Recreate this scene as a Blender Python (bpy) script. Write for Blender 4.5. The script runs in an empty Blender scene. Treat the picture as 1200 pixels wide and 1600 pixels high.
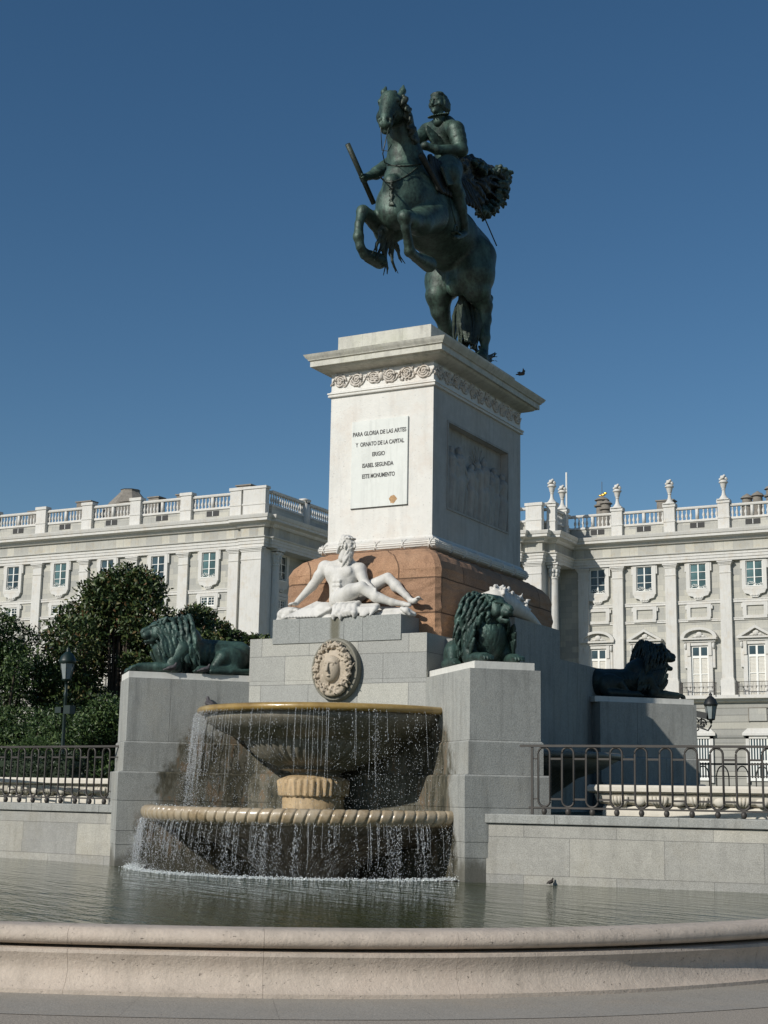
import bpy, math, random
import numpy as np
from mathutils import Vector, Matrix
random.seed(7); rng = np.random.default_rng(7)
S = bpy.context.scene
PI = math.pi

# ------------------------------------------------------------------ camera, sky, sun, exposure
CF, CP, CR, CY = 2289.8, math.radians(10.981), math.radians(1.0185), math.radians(-28.202)
FW = Vector((math.sin(CY)*math.cos(CP), math.cos(CY)*math.cos(CP), math.sin(CP)))
R0 = Vector((math.cos(CY), -math.sin(CY), 0)); U0 = R0.cross(FW)
RT = math.cos(CR)*R0 + math.sin(CR)*U0; UP = -math.sin(CR)*R0 + math.cos(CR)*U0
CAM = Vector((0, 0, 1.6))
cd = bpy.data.cameras.new('camera'); cam = bpy.data.objects.new('camera', cd); S.collection.objects.link(cam)
cd.sensor_fit = 'VERTICAL'; cd.sensor_height = 36; cd.lens = CF/1600*36; cd.clip_start = .1; cd.clip_end = 3000
cam.matrix_world = Matrix(((RT.x, UP.x, -FW.x, CAM.x), (RT.y, UP.y, -FW.y, CAM.y), (RT.z, UP.z, -FW.z, CAM.z), (0, 0, 0, 1)))
S.camera = cam
SUN = Vector((.40, 1.0, -.62)).normalized()          # direction the light travels
w = bpy.data.worlds.new('World'); S.world = w; w.use_nodes = True
nt = w.node_tree; bg = nt.nodes['Background']
sky = nt.nodes.new('ShaderNodeTexSky'); sky.sky_type = 'NISHITA'; sky.sun_disc = False
sky.sun_elevation = math.asin(-SUN.z); sky.sun_rotation = math.atan2(-SUN.x, -SUN.y)
sky.air_density = 1.0; sky.dust_density = .25; sky.ozone_density = 2.0; sky.altitude = 600
hs = nt.nodes.new('ShaderNodeHueSaturation'); hs.inputs['Saturation'].default_value = 1.22; hs.inputs['Hue'].default_value = .497; nt.links.new(sky.outputs[0], hs.inputs['Color'])
nt.links.new(hs.outputs[0], bg.inputs[0]); bg.inputs[1].default_value = .072
sl = bpy.data.lights.new('sun', 'SUN'); sl.energy = 4.1; sl.angle = math.radians(.5); sl.color = (1, .955, .88)
so = bpy.data.objects.new('sun', sl); S.collection.objects.link(so)
so.rotation_euler = SUN.to_track_quat('-Z', 'Y').to_euler(); so.location = (-20, -20, 40)
S.view_settings.view_transform = 'Standard'; S.view_settings.look = 'None'
S.view_settings.exposure = 0; S.view_settings.gamma = 1

def on(x, y, X):                                     # the point of the plane X=const seen at photograph pixel x, y
    d = FW*CF + RT*(x-600) + UP*(800-y); t = (X-CAM.x)/d.x
    p = CAM + d*t; return np.array((p.x, p.y, p.z))

# ------------------------------------------------------------------ materials
def mk(name):
    m = bpy.data.materials.new(name); m.use_nodes = True
    n = m.node_tree; b = n.nodes['Principled BSDF']; return m, n, b
def nd(n, t, **k):
    o = n.nodes.new(t)
    for a, v in k.items():
        if hasattr(o, a) and a not in ('Scale',): setattr(o, a, v)
    return o
def noise(n, scale, detail=5, rough=.6, vec=None, stretch=None):
    x = n.nodes.new('ShaderNodeTexNoise'); x.inputs['Scale'].default_value = scale
    x.inputs['Detail'].default_value = detail; x.inputs['Roughness'].default_value = rough
    if vec is None: vec = n.nodes.new('ShaderNodeTexCoord').outputs['Object']
    if stretch:
        mp = n.nodes.new('ShaderNodeMapping'); mp.inputs['Scale'].default_value = stretch
        n.links.new(vec, mp.inputs[0]); vec = mp.outputs[0]
    n.links.new(vec, x.inputs['Vector']); return x.outputs[0]
def ramp(n, fac, stops):
    r = n.nodes.new('ShaderNodeValToRGB'); e = r.color_ramp.elements
    while len(e) > 1: e.remove(e[-1])
    for i, (p, c) in enumerate(stops):
        q = e[0] if i == 0 else e.new(p)
        q.position = p; q.color = (c[0], c[1], c[2], 1) if not isinstance(c, (int, float)) else (c, c, c, 1)
    n.links.new(fac, r.inputs[0]); return r.outputs[0]
def mix(n, fac, a, b, mode='MIX'):
    m = n.nodes.new('ShaderNodeMix'); m.data_type = 'RGBA'; m.blend_type = mode
    for s, v in ((m.inputs[0], fac), (m.inputs[6], a), (m.inputs[7], b)):
        if isinstance(v, (int, float)): s.default_value = v
        elif isinstance(v, tuple): s.default_value = (*v, 1)
        else: n.links.new(v, s)
    return m.outputs[2]
def math_(n, op, a, b=0., c=None, clamp=False):
    m = n.nodes.new('ShaderNodeMath'); m.operation = op; m.use_clamp = clamp
    for i, v in enumerate((a, b) if c is None else (a, b, c)):
        if isinstance(v, (int, float)): m.inputs[i].default_value = v
        else: n.links.new(v, m.inputs[i])
    return m.outputs[0]
def maprange(n, v, a, b, c=0., d=1.):
    m = n.nodes.new('ShaderNodeMapRange'); m.interpolation_type = 'SMOOTHSTEP'
    n.links.new(v, m.inputs[0])
    for i, x in enumerate((a, b, c, d)): m.inputs[i+1].default_value = x
    return m.outputs[0]
def bump(n, b, h, strength, dist=.02):
    x = n.nodes.new('ShaderNodeBump'); x.inputs['Strength'].default_value = strength; x.inputs['Distance'].default_value = dist
    n.links.new(h, x.inputs['Height']); n.links.new(x.outputs[0], b.inputs['Normal'])
def sc(c, k): return tuple(min(1, v*k) for v in c)
def stone(name, col, var=.18, grain=0., rough=.8, bricks=None, stain=None, streak=.0, pit=0., big=.5, bmp=.35, jdark=.45, warm=None, planar=False):
    m, n, b = mk(name); tc = n.nodes.new('ShaderNodeTexCoord'); ob = tc.outputs['Object']
    c = ramp(n, noise(n, big, 6, .65, ob), [(.3, sc(col, 1-var)), (.7, sc(col, 1+var*.6))])
    if grain:
        ge = n.nodes.new('ShaderNodeNewGeometry'); c = mix(n, 1, c, ramp(n, ge.outputs['Random Per Island'], [(0, .86), (1, 1.14)]), 'MULTIPLY')
    f2 = noise(n, 7, 5, .7, ob); c = mix(n, .35, c, ramp(n, f2, [(.35, sc(col, 1-var*1.3)), (.65, sc(col, 1+var*.5))]))
    if warm: c = mix(n, ramp(n, noise(n, 1.3, 5, .7, ob), [(.5, 0), (.72, .55)]), c, warm)
    h = noise(n, 30, 4, .7, ob)
    if grain:
        g = noise(n, 85, 2, .8, ob); c = mix(n, grain, c, ramp(n, g, [(.38, sc(col, .45)), (.5, col), (.62, sc(col, 1.55))]))
    if streak:
        s = noise(n, 3.2, 5, .65, ob, (2.2, 2.2, .22)); c = mix(n, ramp(n, s, [(.5, 0), (.75, streak)]), c, sc(col, .42))
    if pit:
        v = noise(n, 22, 3, .75, ob, (1, 1, 1.8)); pm = ramp(n, v, [(.27, 1), (.36, 0)])
        c = mix(n, math_(n, 'MULTIPLY', pm, pit), c, sc(col, .3)); h = math_(n, 'SUBTRACT', h, math_(n, 'MULTIPLY', pm, .8))
    if bricks:
        bw, bh, mort, off = bricks
        br = n.nodes.new('ShaderNodeTexBrick'); br.offset = off
        for k, v in (('Scale', 1), ('Mortar Size', mort), ('Mortar Smooth', .3), ('Bias', 0), ('Brick Width', bw), ('Row Height', bh)): br.inputs[k].default_value = v
        br.inputs['Color1'].default_value = (.80, .81, .82, 1); br.inputs['Color2'].default_value = (1.12, 1.1, 1.04, 1); br.inputs['Mortar'].default_value = (jdark,)*3+(1,)
        if planar:                                    # uneven faces: lay the courses by position, x+y along, z up
            sp = n.nodes.new('ShaderNodeSeparateXYZ'); n.links.new(ob, sp.inputs[0]); cb = n.nodes.new('ShaderNodeCombineXYZ')
            n.links.new(math_(n, 'ADD', sp.outputs[0], sp.outputs[1]), cb.inputs[0]); n.links.new(math_(n, 'ADD', sp.outputs[2], .15), cb.inputs[1]); n.links.new(cb.outputs[0], br.inputs['Vector'])
        else: n.links.new(tc.outputs['UV'], br.inputs['Vector'])
        c = mix(n, 1, c, br.outputs['Color'], 'MULTIPLY')
        h = math_(n, 'SUBTRACT', math_(n, 'MULTIPLY', h, .4), br.outputs['Fac'])
    if stain: c = stain(n, c, ob)
    n.links.new(c, b.inputs['Base Color']); b.inputs['Roughness'].default_value = rough
    b.inputs['Specular IOR Level'].default_value = .3
    bump(n, b, h, bmp, .012); return m

def fountain_stain(n, c, ob):                        # brown green lime stains spreading from behind the two bowls
    sx = n.nodes.new('ShaderNodeSeparateXYZ'); n.links.new(ob, sx.inputs[0])
    ax = math_(n, 'ABSOLUTE', math_(n, 'ADD', sx.outputs[0], 12.31))
    nz = noise(n, 1.6, 5, .7, ob, (1, 1, .6)); ax = math_(n, 'ADD', ax, math_(n, 'MULTIPLY', math_(n, 'SUBTRACT', nz, .5), 1.1))
    zz = math_(n, 'ADD', sx.outputs[2], math_(n, 'MULTIPLY', math_(n, 'SUBTRACT', nz, .5), .8))
    lim = math_(n, 'MULTIPLY', maprange(n, zz, 1.2, 2.9, 1., 0.), .5)
    a = maprange(n, math_(n, 'SUBTRACT', ax, lim), 2.25, 2.45, 1., 0.)
    a = math_(n, 'MULTIPLY', a, maprange(n, zz, 2.55, 2.75, 1., 0.))
    f = maprange(n, sx.outputs[1], 21.6, 21.9, 1., 0.); a = math_(n, 'MULTIPLY', a, f)
    v = ramp(n, noise(n, 2.3, 6, .75, ob, (1.8, 1.8, .6)), [(.38, (.028, .028, .018)), (.47, (.075, .066, .042)), (.54, (.13, .125, .10)), (.60, (.15, .10, .055)), (.68, (.19, .185, .155))])
    c = mix(n, math_(n, 'MULTIPLY', a, .95), c, v)
    wl = math_(n, 'MULTIPLY', maprange(n, zz, .52, .75, 1., 0.), .7)
    c = mix(n, wl, c, (.07, .065, .045))
    # dark run-off below the spout under the river god
    ex = math_(n, 'ABSOLUTE', math_(n, 'ADD', sx.outputs[0], 12.32)); ex = math_(n, 'ADD', ex, math_(n, 'MULTIPLY', nz, .1))
    e = math_(n, 'MULTIPLY', maprange(n, ex, .09, .17, 1., 0.), maprange(n, sx.outputs[2], 4.0, 4.2, 0., 1.))
    e = math_(n, 'MULTIPLY', e, f); return mix(n, math_(n, 'MULTIPLY', e, .75), c, (.10, .09, .05))

GR = (.31, .315, .295)
M = {}
M['granite'] = stone('granite', GR, .28, .42, .85, None, fountain_stain, .6, .35, 1.0, warm=(.38, .35, .28))
M['granite_wall'] = stone('granite_ashlar', (.40, .40, .375), .16, .42, .85, (.95, .49, .006, .5), fountain_stain, .15, 0, .5, .5, .55)
M['granite_slab'] = stone('granite_block', (.29, .30, .285), .13, .42, .85, None, fountain_stain, .2, 0, .5)
M['retain'] = stone('granite_retaining', (.38, .37, .34), .32, .35, .85, (1.35, .53, .005, .5), None, .3, 0, .8, .5, .6, warm=(.30, .27, .2))
M['marble'] = stone('travertine_marble', (.68, .67, .625), .10, 0, .6, None, None, .22, .75, .8, .4, warm=(.60, .52, .44))
M['marble_shade'] = stone('shade_darkened_marble', (.40, .39, .36), .3, 0, .75, None, None, .6, .4, .8, .5, warm=(.42, .36, .30))  # relief marble: shade of its side put into the darker tone, plus streaks
M['cornice'] = stone('cornice_marble', (.56, .55, .485), .22, 0, .7, None, None, .6, .4, 1.2, .5, warm=(.36, .37, .26))
M['frieze'] = stone('frieze_marble', (.62, .575, .515), .2, 0, .75, None, None, .2, .5, 2, .5, warm=(.47, .38, .29))
M['marble_flank_shade'] = stone('shade_darkened_flank_marble', (.47, .46, .43), .2, 0, .75, None, None, .5, .5, .8, .5, warm=(.42, .37, .31))  # long sides of the shaft, toned down to paint their shade
M['plaque'] = stone('plaque_marble', (.66, .68, .64), .07, 0, .45, None, None, .35, .25, 1, .2)
M['slab'] = stone('white_slab_marble', (.66, .65, .60), .12, 0, .6, None, None, .3, .2, 1.5, .3)
M['god'] = stone('statue_marble', (.63, .615, .575), .16, 0, .6, None, None, .4, .3, 2.5, .4, warm=(.46, .43, .36))
M['red'] = stone('red_granite', (.36, .215, .135), .3, .5, .9, (1.75, .60, .012, .5), None, 0, .4, 1.6, 1.3, .4, warm=(.48, .33, .22), planar=True)
M['mask'] = stone('mask_marble', (.47, .40, .31), .22, 0, .6, None, None, .3, .3, 4, .4, warm=(.36, .32, .23))
M['disc'] = stone('medallion_disc', (.22, .21, .17), .2, .3, .7, None, None, .4, .2, 4, .4)
M['rim'] = stone('basin_limestone', (.51, .435, .36), .24, .08, .75, None, None, .35, 1.0, 1.3, .6, warm=(.40, .32, .26))
M['rimtop'] = M['rim']
M['planter'] = stone('cream_limestone', (.62, .58, .50), .12, 0, .7, None, None, .2, .3, 2, .3)
M['pal_wall'] = stone('palace_granite', (.46, .455, .42), .13, .12, .9, (1.3, .55, .012, .5), None, .25, 0, .35, .3, .72)
M['pal_rust'] = stone('palace_rusticated_granite', (.38, .375, .345), .13, .12, .9, (50, .62, .03, 0), None, .2, 0, .35, .6, .45)
M['pal_white'] = stone('palace_limestone', (.63, .62, .585), .10, 0, .8, None, None, .25, 0, .4, .2, warm=(.54, .47, .37))
M['pal_frieze'] = stone('palace_frieze_stone', (.46, .455, .42), .15, .1, .9, (.9, 1.4, .02, 0), None, .2, 0, .5, .3, .75, warm=(.42, .34, .22))
M['paving'] = stone('paving_stone', (.315, .29, .25), .14, .3, .85, None, None, .0, 0.2, 1.2, .4, warm=(.35, .29, .22))
M['lawn'] = stone('garden_ground', (.09, .10, .06), .3, 0, .95)
M['gravel'] = stone('compacted_gravel', (.33, .29, .24), .15, .5, .95, None, None, 0, .5, 1, .7, warm=(.25, .22, .18))

def simple(name, col, rough=.6, metal=0., var=.15, scale=6, spec=.5):
    m, n, b = mk(name); c = ramp(n, noise(n, scale, 5, .65), [(.3, sc(col, 1-var)), (.7, sc(col, 1+var))])
    n.links.new(c, b.inputs['Base Color']); b.inputs['Roughness'].default_value = rough; b.inputs['Metallic'].default_value = metal
    b.inputs['Specular IOR Level'].default_value = spec; return m
def bronze(name, dark, green, lo=.42, hi=.66, bmp=.5):
    m, n, b = mk(name); tc = n.nodes.new('ShaderNodeTexCoord').outputs['Object']
    geo = n.nodes.new('ShaderNodeNewGeometry'); sx = n.nodes.new('ShaderNodeSeparateXYZ'); n.links.new(geo.outputs['Normal'], sx.inputs[0])
    f = math_(n, 'ADD', noise(n, 2.6, 6, .7, tc, (1.6, 1.6, .7)), math_(n, 'MULTIPLY', sx.outputs[2], .10))   # more green on surfaces that face up
    c = ramp(n, f, [(lo, dark), ((lo+hi)/2, tuple((a+g)/2 for a, g in zip(dark, green))), (hi, green)])
    c = mix(n, .3, c, ramp(n, noise(n, 16, 5, .7, tc), [(.35, sc(dark, .6)), (.65, sc(green, 1.1))]))
    n.links.new(c, b.inputs['Base Color']); b.inputs['Metallic'].default_value = .25; b.inputs['Roughness'].default_value = .5
    bump(n, b, noise(n, 24, 5, .7, tc), bmp, .015); return m
M['bronze'] = bronze('dark_bronze', (.012, .020, .016), (.075, .135, .105), .44, .68)
M['bronze_hair'] = bronze('bronze_hair', (.016, .020, .016), (.055, .075, .055))
M['bronze_black'] = bronze('black_bronze_fur', (.006, .008, .007), (.045, .05, .042), .5, .75)
M['lion'] = bronze('green_bronze', (.014, .027, .023), (.055, .11, .09), .42, .66)
M['lion_shade'] = bronze('shade_darkened_bronze', (.008, .014, .013), (.025, .05, .045), .45, .75)  # darker copy of the lions' green bronze, painting the rear lion's shade
M['iron'] = simple('painted_iron', (.050, .045, .040), .55, .2)
M['lamp_green'] = simple('dark_green_paint', (.007, .020, .017), .45, .1)
M['lampglass'] = simple('frosted_lamp_glass', (.22, .25, .25), .3)
M['letters'] = simple('lead_lettering', (.045, .047, .045), .6)
M['rust'] = simple('rust_stain', (.42, .26, .13), .8, 0, .3, 30)
M['dark_door'] = simple('dark_opening', (.03, .03, .03), .7)
M['win_white'] = simple('white_window_paint', (.78, .78, .74), .5, 0, .04)
M['shutter'] = simple('cream_shutter', (.56, .53, .46), .6, 0, .06)
M['chimney'] = simple('grey_chimney_stone', (.22, .20, .17), .85, 0, .25, 3)
M['gold'] = simple('gilded_vane', (.75, .45, .08), .35, .8, .1)
M['pigeon'] = simple('grey_feathers', (.06, .055, .06), .7, 0, .4, 40)
M['pigeon_brown'] = simple('brown_grey_feathers', (.05, .04, .035), .7, 0, .4, 40)
M['bark'] = simple('bark', (.06, .048, .035), .9, 0, .3, 9)
def glass(name, col, rough=.06):
    m, n, b = mk(name); n.links.new(ramp(n, noise(n, .35, 2, .5), [(.35, sc(col, .55)), (.65, sc(col, 1.5))]), b.inputs['Base Color'])
    b.inputs['Roughness'].default_value = rough; b.inputs['Specular IOR Level'].default_value = .35; return m
M['glass'] = glass('window_glass', (.045, .075, .09))
M['glass_teal'] = glass('teal_blind_glass', (.09, .16, .165))
def gilt():                                          # wet ochre limestone of the bowl rims
    m, n, b = mk('wet_ochre_stone'); tc = n.nodes.new('ShaderNodeTexCoord').outputs['Object']
    c = ramp(n, noise(n, 2.2, 6, .7, tc), [(.3, (.20, .125, .035)), (.55, (.34, .225, .07)), (.75, (.42, .33, .17))])
    n.links.new(c, b.inputs['Base Color']); b.inputs['Roughness'].default_value = .28; b.inputs['Coat Weight'].default_value = .5; b.inputs['Coat Roughness'].default_value = .12
    bump(n, b, noise(n, 14, 4, .6, tc), .4, .01); return m
M['ochre'] = gilt()
def wetrim():
    m, n, b = mk('wet_limestone'); tc = n.nodes.new('ShaderNodeTexCoord').outputs['Object']
    c = ramp(n, noise(n, 3.5, 6, .75, tc), [(.28, (.15, .105, .055)), (.42, (.34, .26, .16)), (.6, (.43, .36, .26)), (.72, (.30, .24, .16)), (.8, (.12, .085, .05))])
    n.links.new(c, b.inputs['Base Color']); b.inputs['Roughness'].default_value = .3; b.inputs['Coat Weight'].default_value = .4; b.inputs['Coat Roughness'].default_value = .15
    bump(n, b, noise(n, 22, 4, .6, tc), .5, .01); return m
M['wetrim'] = wetrim()
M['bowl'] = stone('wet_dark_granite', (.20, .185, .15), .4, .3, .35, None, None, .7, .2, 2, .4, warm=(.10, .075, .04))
M['stump'] = stone('lime_crusted_stone', (.50, .37, .22), .3, 0, .6, None, None, .6, .7, 4, .8, warm=(.30, .19, .08))
def water():
    m, n, b = mk('pool_water'); tc = n.nodes.new('ShaderNodeTexCoord').outputs['Object']
    mp = n.nodes.new('ShaderNodeMapping'); mp.inputs['Rotation'].default_value = (0, 0, -CY); mp.inputs['Scale'].default_value = (1, 1, 1); n.links.new(tc, mp.inputs[0])
    c = ramp(n, noise(n, .6, 4, .6, tc), [(.3, (.010, .024, .002)), (.7, (.030, .044, .005))])
    n.links.new(c, b.inputs['Base Color']); b.inputs['Roughness'].default_value = .035; b.inputs['IOR'].default_value = 1.33
    a = noise(n, 1.5, 4, .55, mp.outputs[0], (.6, 3.2, 1)); d = noise(n, 6, 3, .55, mp.outputs[0], (.7, 2.4, 1))
    h = math_(n, 'ADD', a, math_(n, 'MULTIPLY', d, .32))
    bump(n, b, h, .36, .11); return m
M['water'] = water()
def drops(name, col, tr):
    m, n, b = mk(name); b.inputs['Base Color'].default_value = (*col, 1); b.inputs['Roughness'].default_value = .08
    b.inputs['Transmission Weight'].default_value = tr; b.inputs['IOR'].default_value = 1.33; return m
M['drops'] = drops('falling_drops', (.90, .93, .95), .55)
M['foam'] = drops('white_foam', (.80, .84, .84), .15)
def leafm(name, stops, rough=.45):
    m, n, b = mk(name); oi = n.nodes.new('ShaderNodeNewGeometry')
    n.links.new(ramp(n, oi.outputs['Random Per Island'], stops), b.inputs['Base Color']); b.inputs['Roughness'].default_value = rough
    b.inputs['Specular IOR Level'].default_value = .35; return m
M['magnolia'] = leafm('magnolia_leaves', [(0, (.016, .032, .010)), (.5, (.042, .070, .020)), (.8, (.085, .115, .035)), (.92, (.12, .12, .045)), (1, (.13, .06, .028))])
M['leaf2'] = leafm('garden_tree_leaves', [(0, (.016, .034, .010)), (.6, (.045, .082, .024)), (1, (.11, .155, .05))])
M['hedge'] = leafm('hedge_leaves', [(0, (.006, .014, .005)), (.7, (.014, .028, .009)), (1, (.04, .06, .02))])
M['cypress'] = leafm('cypress_needles', [(0, (.018, .042, .008)), (.6, (.045, .085, .018)), (1, (.08, .14, .03))], .6)

# ------------------------------------------------------------------ mesh helpers
class MB:
    def __init__(s): s.v = []; s.f = []
    def add(s, v, f):
        o = len(s.v); s.v += [tuple(map(float, p)) for p in v]; s.f += [tuple(i+o for i in q) for q in f]; return s
    def box(s, x0, x1, y0, y1, z0, z1):
        return s.prism([(x0, y0), (x1, y0), (x1, y1), (x0, y1)], z0, z1)
    def prism(s, pts, z0, z1, top=None):             # vertical prism on a CCW polygon; top: polygon at z1
        n = len(pts); top = top or pts
        v = [(x, y, z0) for x, y in pts]+[(x, y, z1) for x, y in top]
        f = [tuple(range(n-1, -1, -1)), tuple(range(n, 2*n))]+[(i, (i+1) % n, (i+1) % n+n, i+n) for i in range(n)]
        return s.add(v, f)
    def bevbox(s, x0, x1, y0, y1, z0, z1, b=.02):
        return s.prism([(x0+b, y0), (x1-b, y0), (x1, y0+b), (x1, y1-b), (x1-b, y1), (x0+b, y1), (x0, y1-b), (x0, y0+b)], z0, z1)
    def obox(s, c, ax, h):                           # oriented box: centre, three axes, half sizes
        c = np.array(c, float); A = [np.array(a, float)*k for a, k in zip(ax, h)]
        v = [c+i*A[0]+j*A[1]+k*A[2] for k in (-1, 1) for i, j in ((-1, -1), (1, -1), (1, 1), (-1, 1))]
        return s.add(v, [(3, 2, 1, 0), (4, 5, 6, 7)]+[(i, (i+1) % 4, (i+1) % 4+4, i+4) for i in range(4)])
    def tube(s, pts, r, n=6, cap=True, rs=None):
        pts = [np.array(p, float) for p in pts]; m = len(pts); V = []; up = np.array((0, 0, 1.))
        for i, p in enumerate(pts):
            t = pts[min(i+1, m-1)]-pts[max(i-1, 0)]; t /= np.linalg.norm(t)+1e-9
            a = np.cross(t, up); 
            if np.linalg.norm(a) < .05: a = np.cross(t, (1., 0, 0))
            a /= np.linalg.norm(a); b = np.cross(t, a); rr = rs[i] if rs is not None else r
            V += [p+rr*(math.cos(k*2*PI/n)*a+math.sin(k*2*PI/n)*b) for k in range(n)]
        F = [(i*n+k, (i+1)*n+k, (i+1)*n+(k+1) % n, i*n+(k+1) % n) for i in range(m-1) for k in range(n)]
        if cap: F += [tuple(range(n)), tuple(range((m-1)*n+n-1, (m-1)*n-1, -1))]
        return s.add(V, F)
    def lathe(s, prof, c, n=24, a0=0, a1=2*PI, sx=1, sy=1):
        full = abs(a1-a0-2*PI) < 1e-6; m = n if full else n+1; V = []
        for r, z in prof:
            for k in range(m):
                a = a0+(a1-a0)*k/n; V.append((c[0]+r*sx*math.cos(a), c[1]+r*sy*math.sin(a), c[2]+z))
        F = []
        for i in range(len(prof)-1):
            for k in range(n):
                k2 = (k+1) % m; F.append((i*m+k, i*m+k2, (i+1)*m+k2, (i+1)*m+k))
        return s.add(V, F)
    def sweep(s, path, prof, closed=False, caps=True):   # profile (outward offset, z) swept along a plan path; outward = right of travel
        n = len(path); P = [np.array(p, float) for p in path]; N = []
        def nrm(a, b): d = b-a; d /= np.linalg.norm(d); return np.array((d[1], -d[0]))
        for i in range(n):
            if closed or 0 < i < n-1:
                a = nrm(P[i-1], P[i]); b = nrm(P[i], P[(i+1) % n]); k = a+b; k /= max(.15, a.dot(k)) if np.linalg.norm(k) > 1e-6 else 1; N.append(k)
            else: N.append(nrm(P[0], P[1]) if i == 0 else nrm(P[-2], P[-1]))
        m = len(prof); V = [(P[i][0]+N[i][0]*o, P[i][1]+N[i][1]*o, z) for i in range(n) for o, z in prof]
        F = []
        for i in range(n if closed else n-1):
            j = (i+1) % n
            for k in range(m-1): F.append((i*m+k, i*m+k+1, j*m+k+1, j*m+k))
        if caps and not closed: F += [tuple(range(m-1, -1, -1)), tuple(range((n-1)*m, n*m))]
        return s.add(V, F)
    def ell(s, c, r, n=10, m=7, ax=None):
        c = np.array(c, float); V = []
        for i in range(m+1):
            t = PI*i/m
            for k in range(n):
                a = 2*PI*k/n; p = np.array((r[0]*math.sin(t)*math.cos(a), r[1]*math.sin(t)*math.sin(a), r[2]*math.cos(t)))
                if ax is not None: p = p[0]*np.array(ax[0])+p[1]*np.array(ax[1])+p[2]*np.array(ax[2])
                V.append(c+p)
        return s.add(V, [(i*n+k, (i+1)*n+k, (i+1)*n+(k+1) % n, i*n+(k+1) % n) for i in range(m) for k in range(n)])
    def build(s, name, mat, parent=None, smooth=False, rot=None):
        return link(name, s.v, s.f, mat, parent, smooth)
def uvbox(me):
    n = len(me.loops); 
    if not n: return
    uv = me.uv_layers.new(name='UVMap'); co = np.zeros(len(me.vertices)*3, np.float32); me.vertices.foreach_get('co', co); co = co.reshape(-1, 3)
    li = np.zeros(n, np.int32); me.loops.foreach_get('vertex_index', li)
    nn = np.zeros(len(me.polygons)*3, np.float32); me.polygons.foreach_get('normal', nn); nn = nn.reshape(-1, 3)
    tot = np.zeros(len(me.polygons), np.int32); me.polygons.foreach_get('loop_total', tot); N = np.repeat(nn, tot, 0); P = co[li]
    h = np.hypot(N[:, 0], N[:, 1]); flat = h < .35; hs = np.where(h < 1e-6, 1, h)
    u = np.where(flat, P[:, 0], -P[:, 0]*N[:, 1]/hs+P[:, 1]*N[:, 0]/hs); v = np.where(flat, P[:, 1], P[:, 2])
    uv.data.foreach_set('uv', np.stack([u, v], 1).astype(np.float32).ravel())
def link(name, v, f, mat, parent=None, smooth=False, uv=True):
    me = bpy.data.meshes.new(name); me.from_pydata([tuple(p) for p in v], [], f); me.update()
    if uv: uvbox(me)
    me.materials.append(M[mat] if isinstance(mat, str) else mat)
    if smooth: me.shade_smooth()
    o = bpy.data.objects.new(name, me); S.collection.objects.link(o)
    if parent: o.parent = parent
    return o
def thing(name, label, cat, group=None, loc=(0, 0, 0), rz=0):
    o = bpy.data.objects.new(name, None); S.collection.objects.link(o); o.location = loc; o.rotation_euler = (0, 0, rz)
    o.empty_display_size = .2; return tag(o, label, cat, group)
def tag(o, label, cat, group=None, kind=None):
    if label: o['label'] = label
    if cat: o['category'] = cat
    if group: o['group'] = group
    if kind: o['kind'] = kind
    return o
def dup(root, loc=None, rz=None, label=None):
    def cp(o, par):
        c = o.copy(); S.collection.objects.link(c); c.parent = par
        for ch in [k for k in bpy.data.objects if k.parent == o]: cp(ch, c)
        return c
    r = cp(root, root.parent)
    if loc is not None: r.location = loc
    if rz is not None: r.rotation_euler = (0, 0, rz)
    if label: r['label'] = label
    return r
def autosmooth(o, deg=35):
    me = o.data; me.shade_smooth()
    try: me.set_sharp_from_angle(angle=math.radians(deg))
    except Exception: pass
    return o

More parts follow.
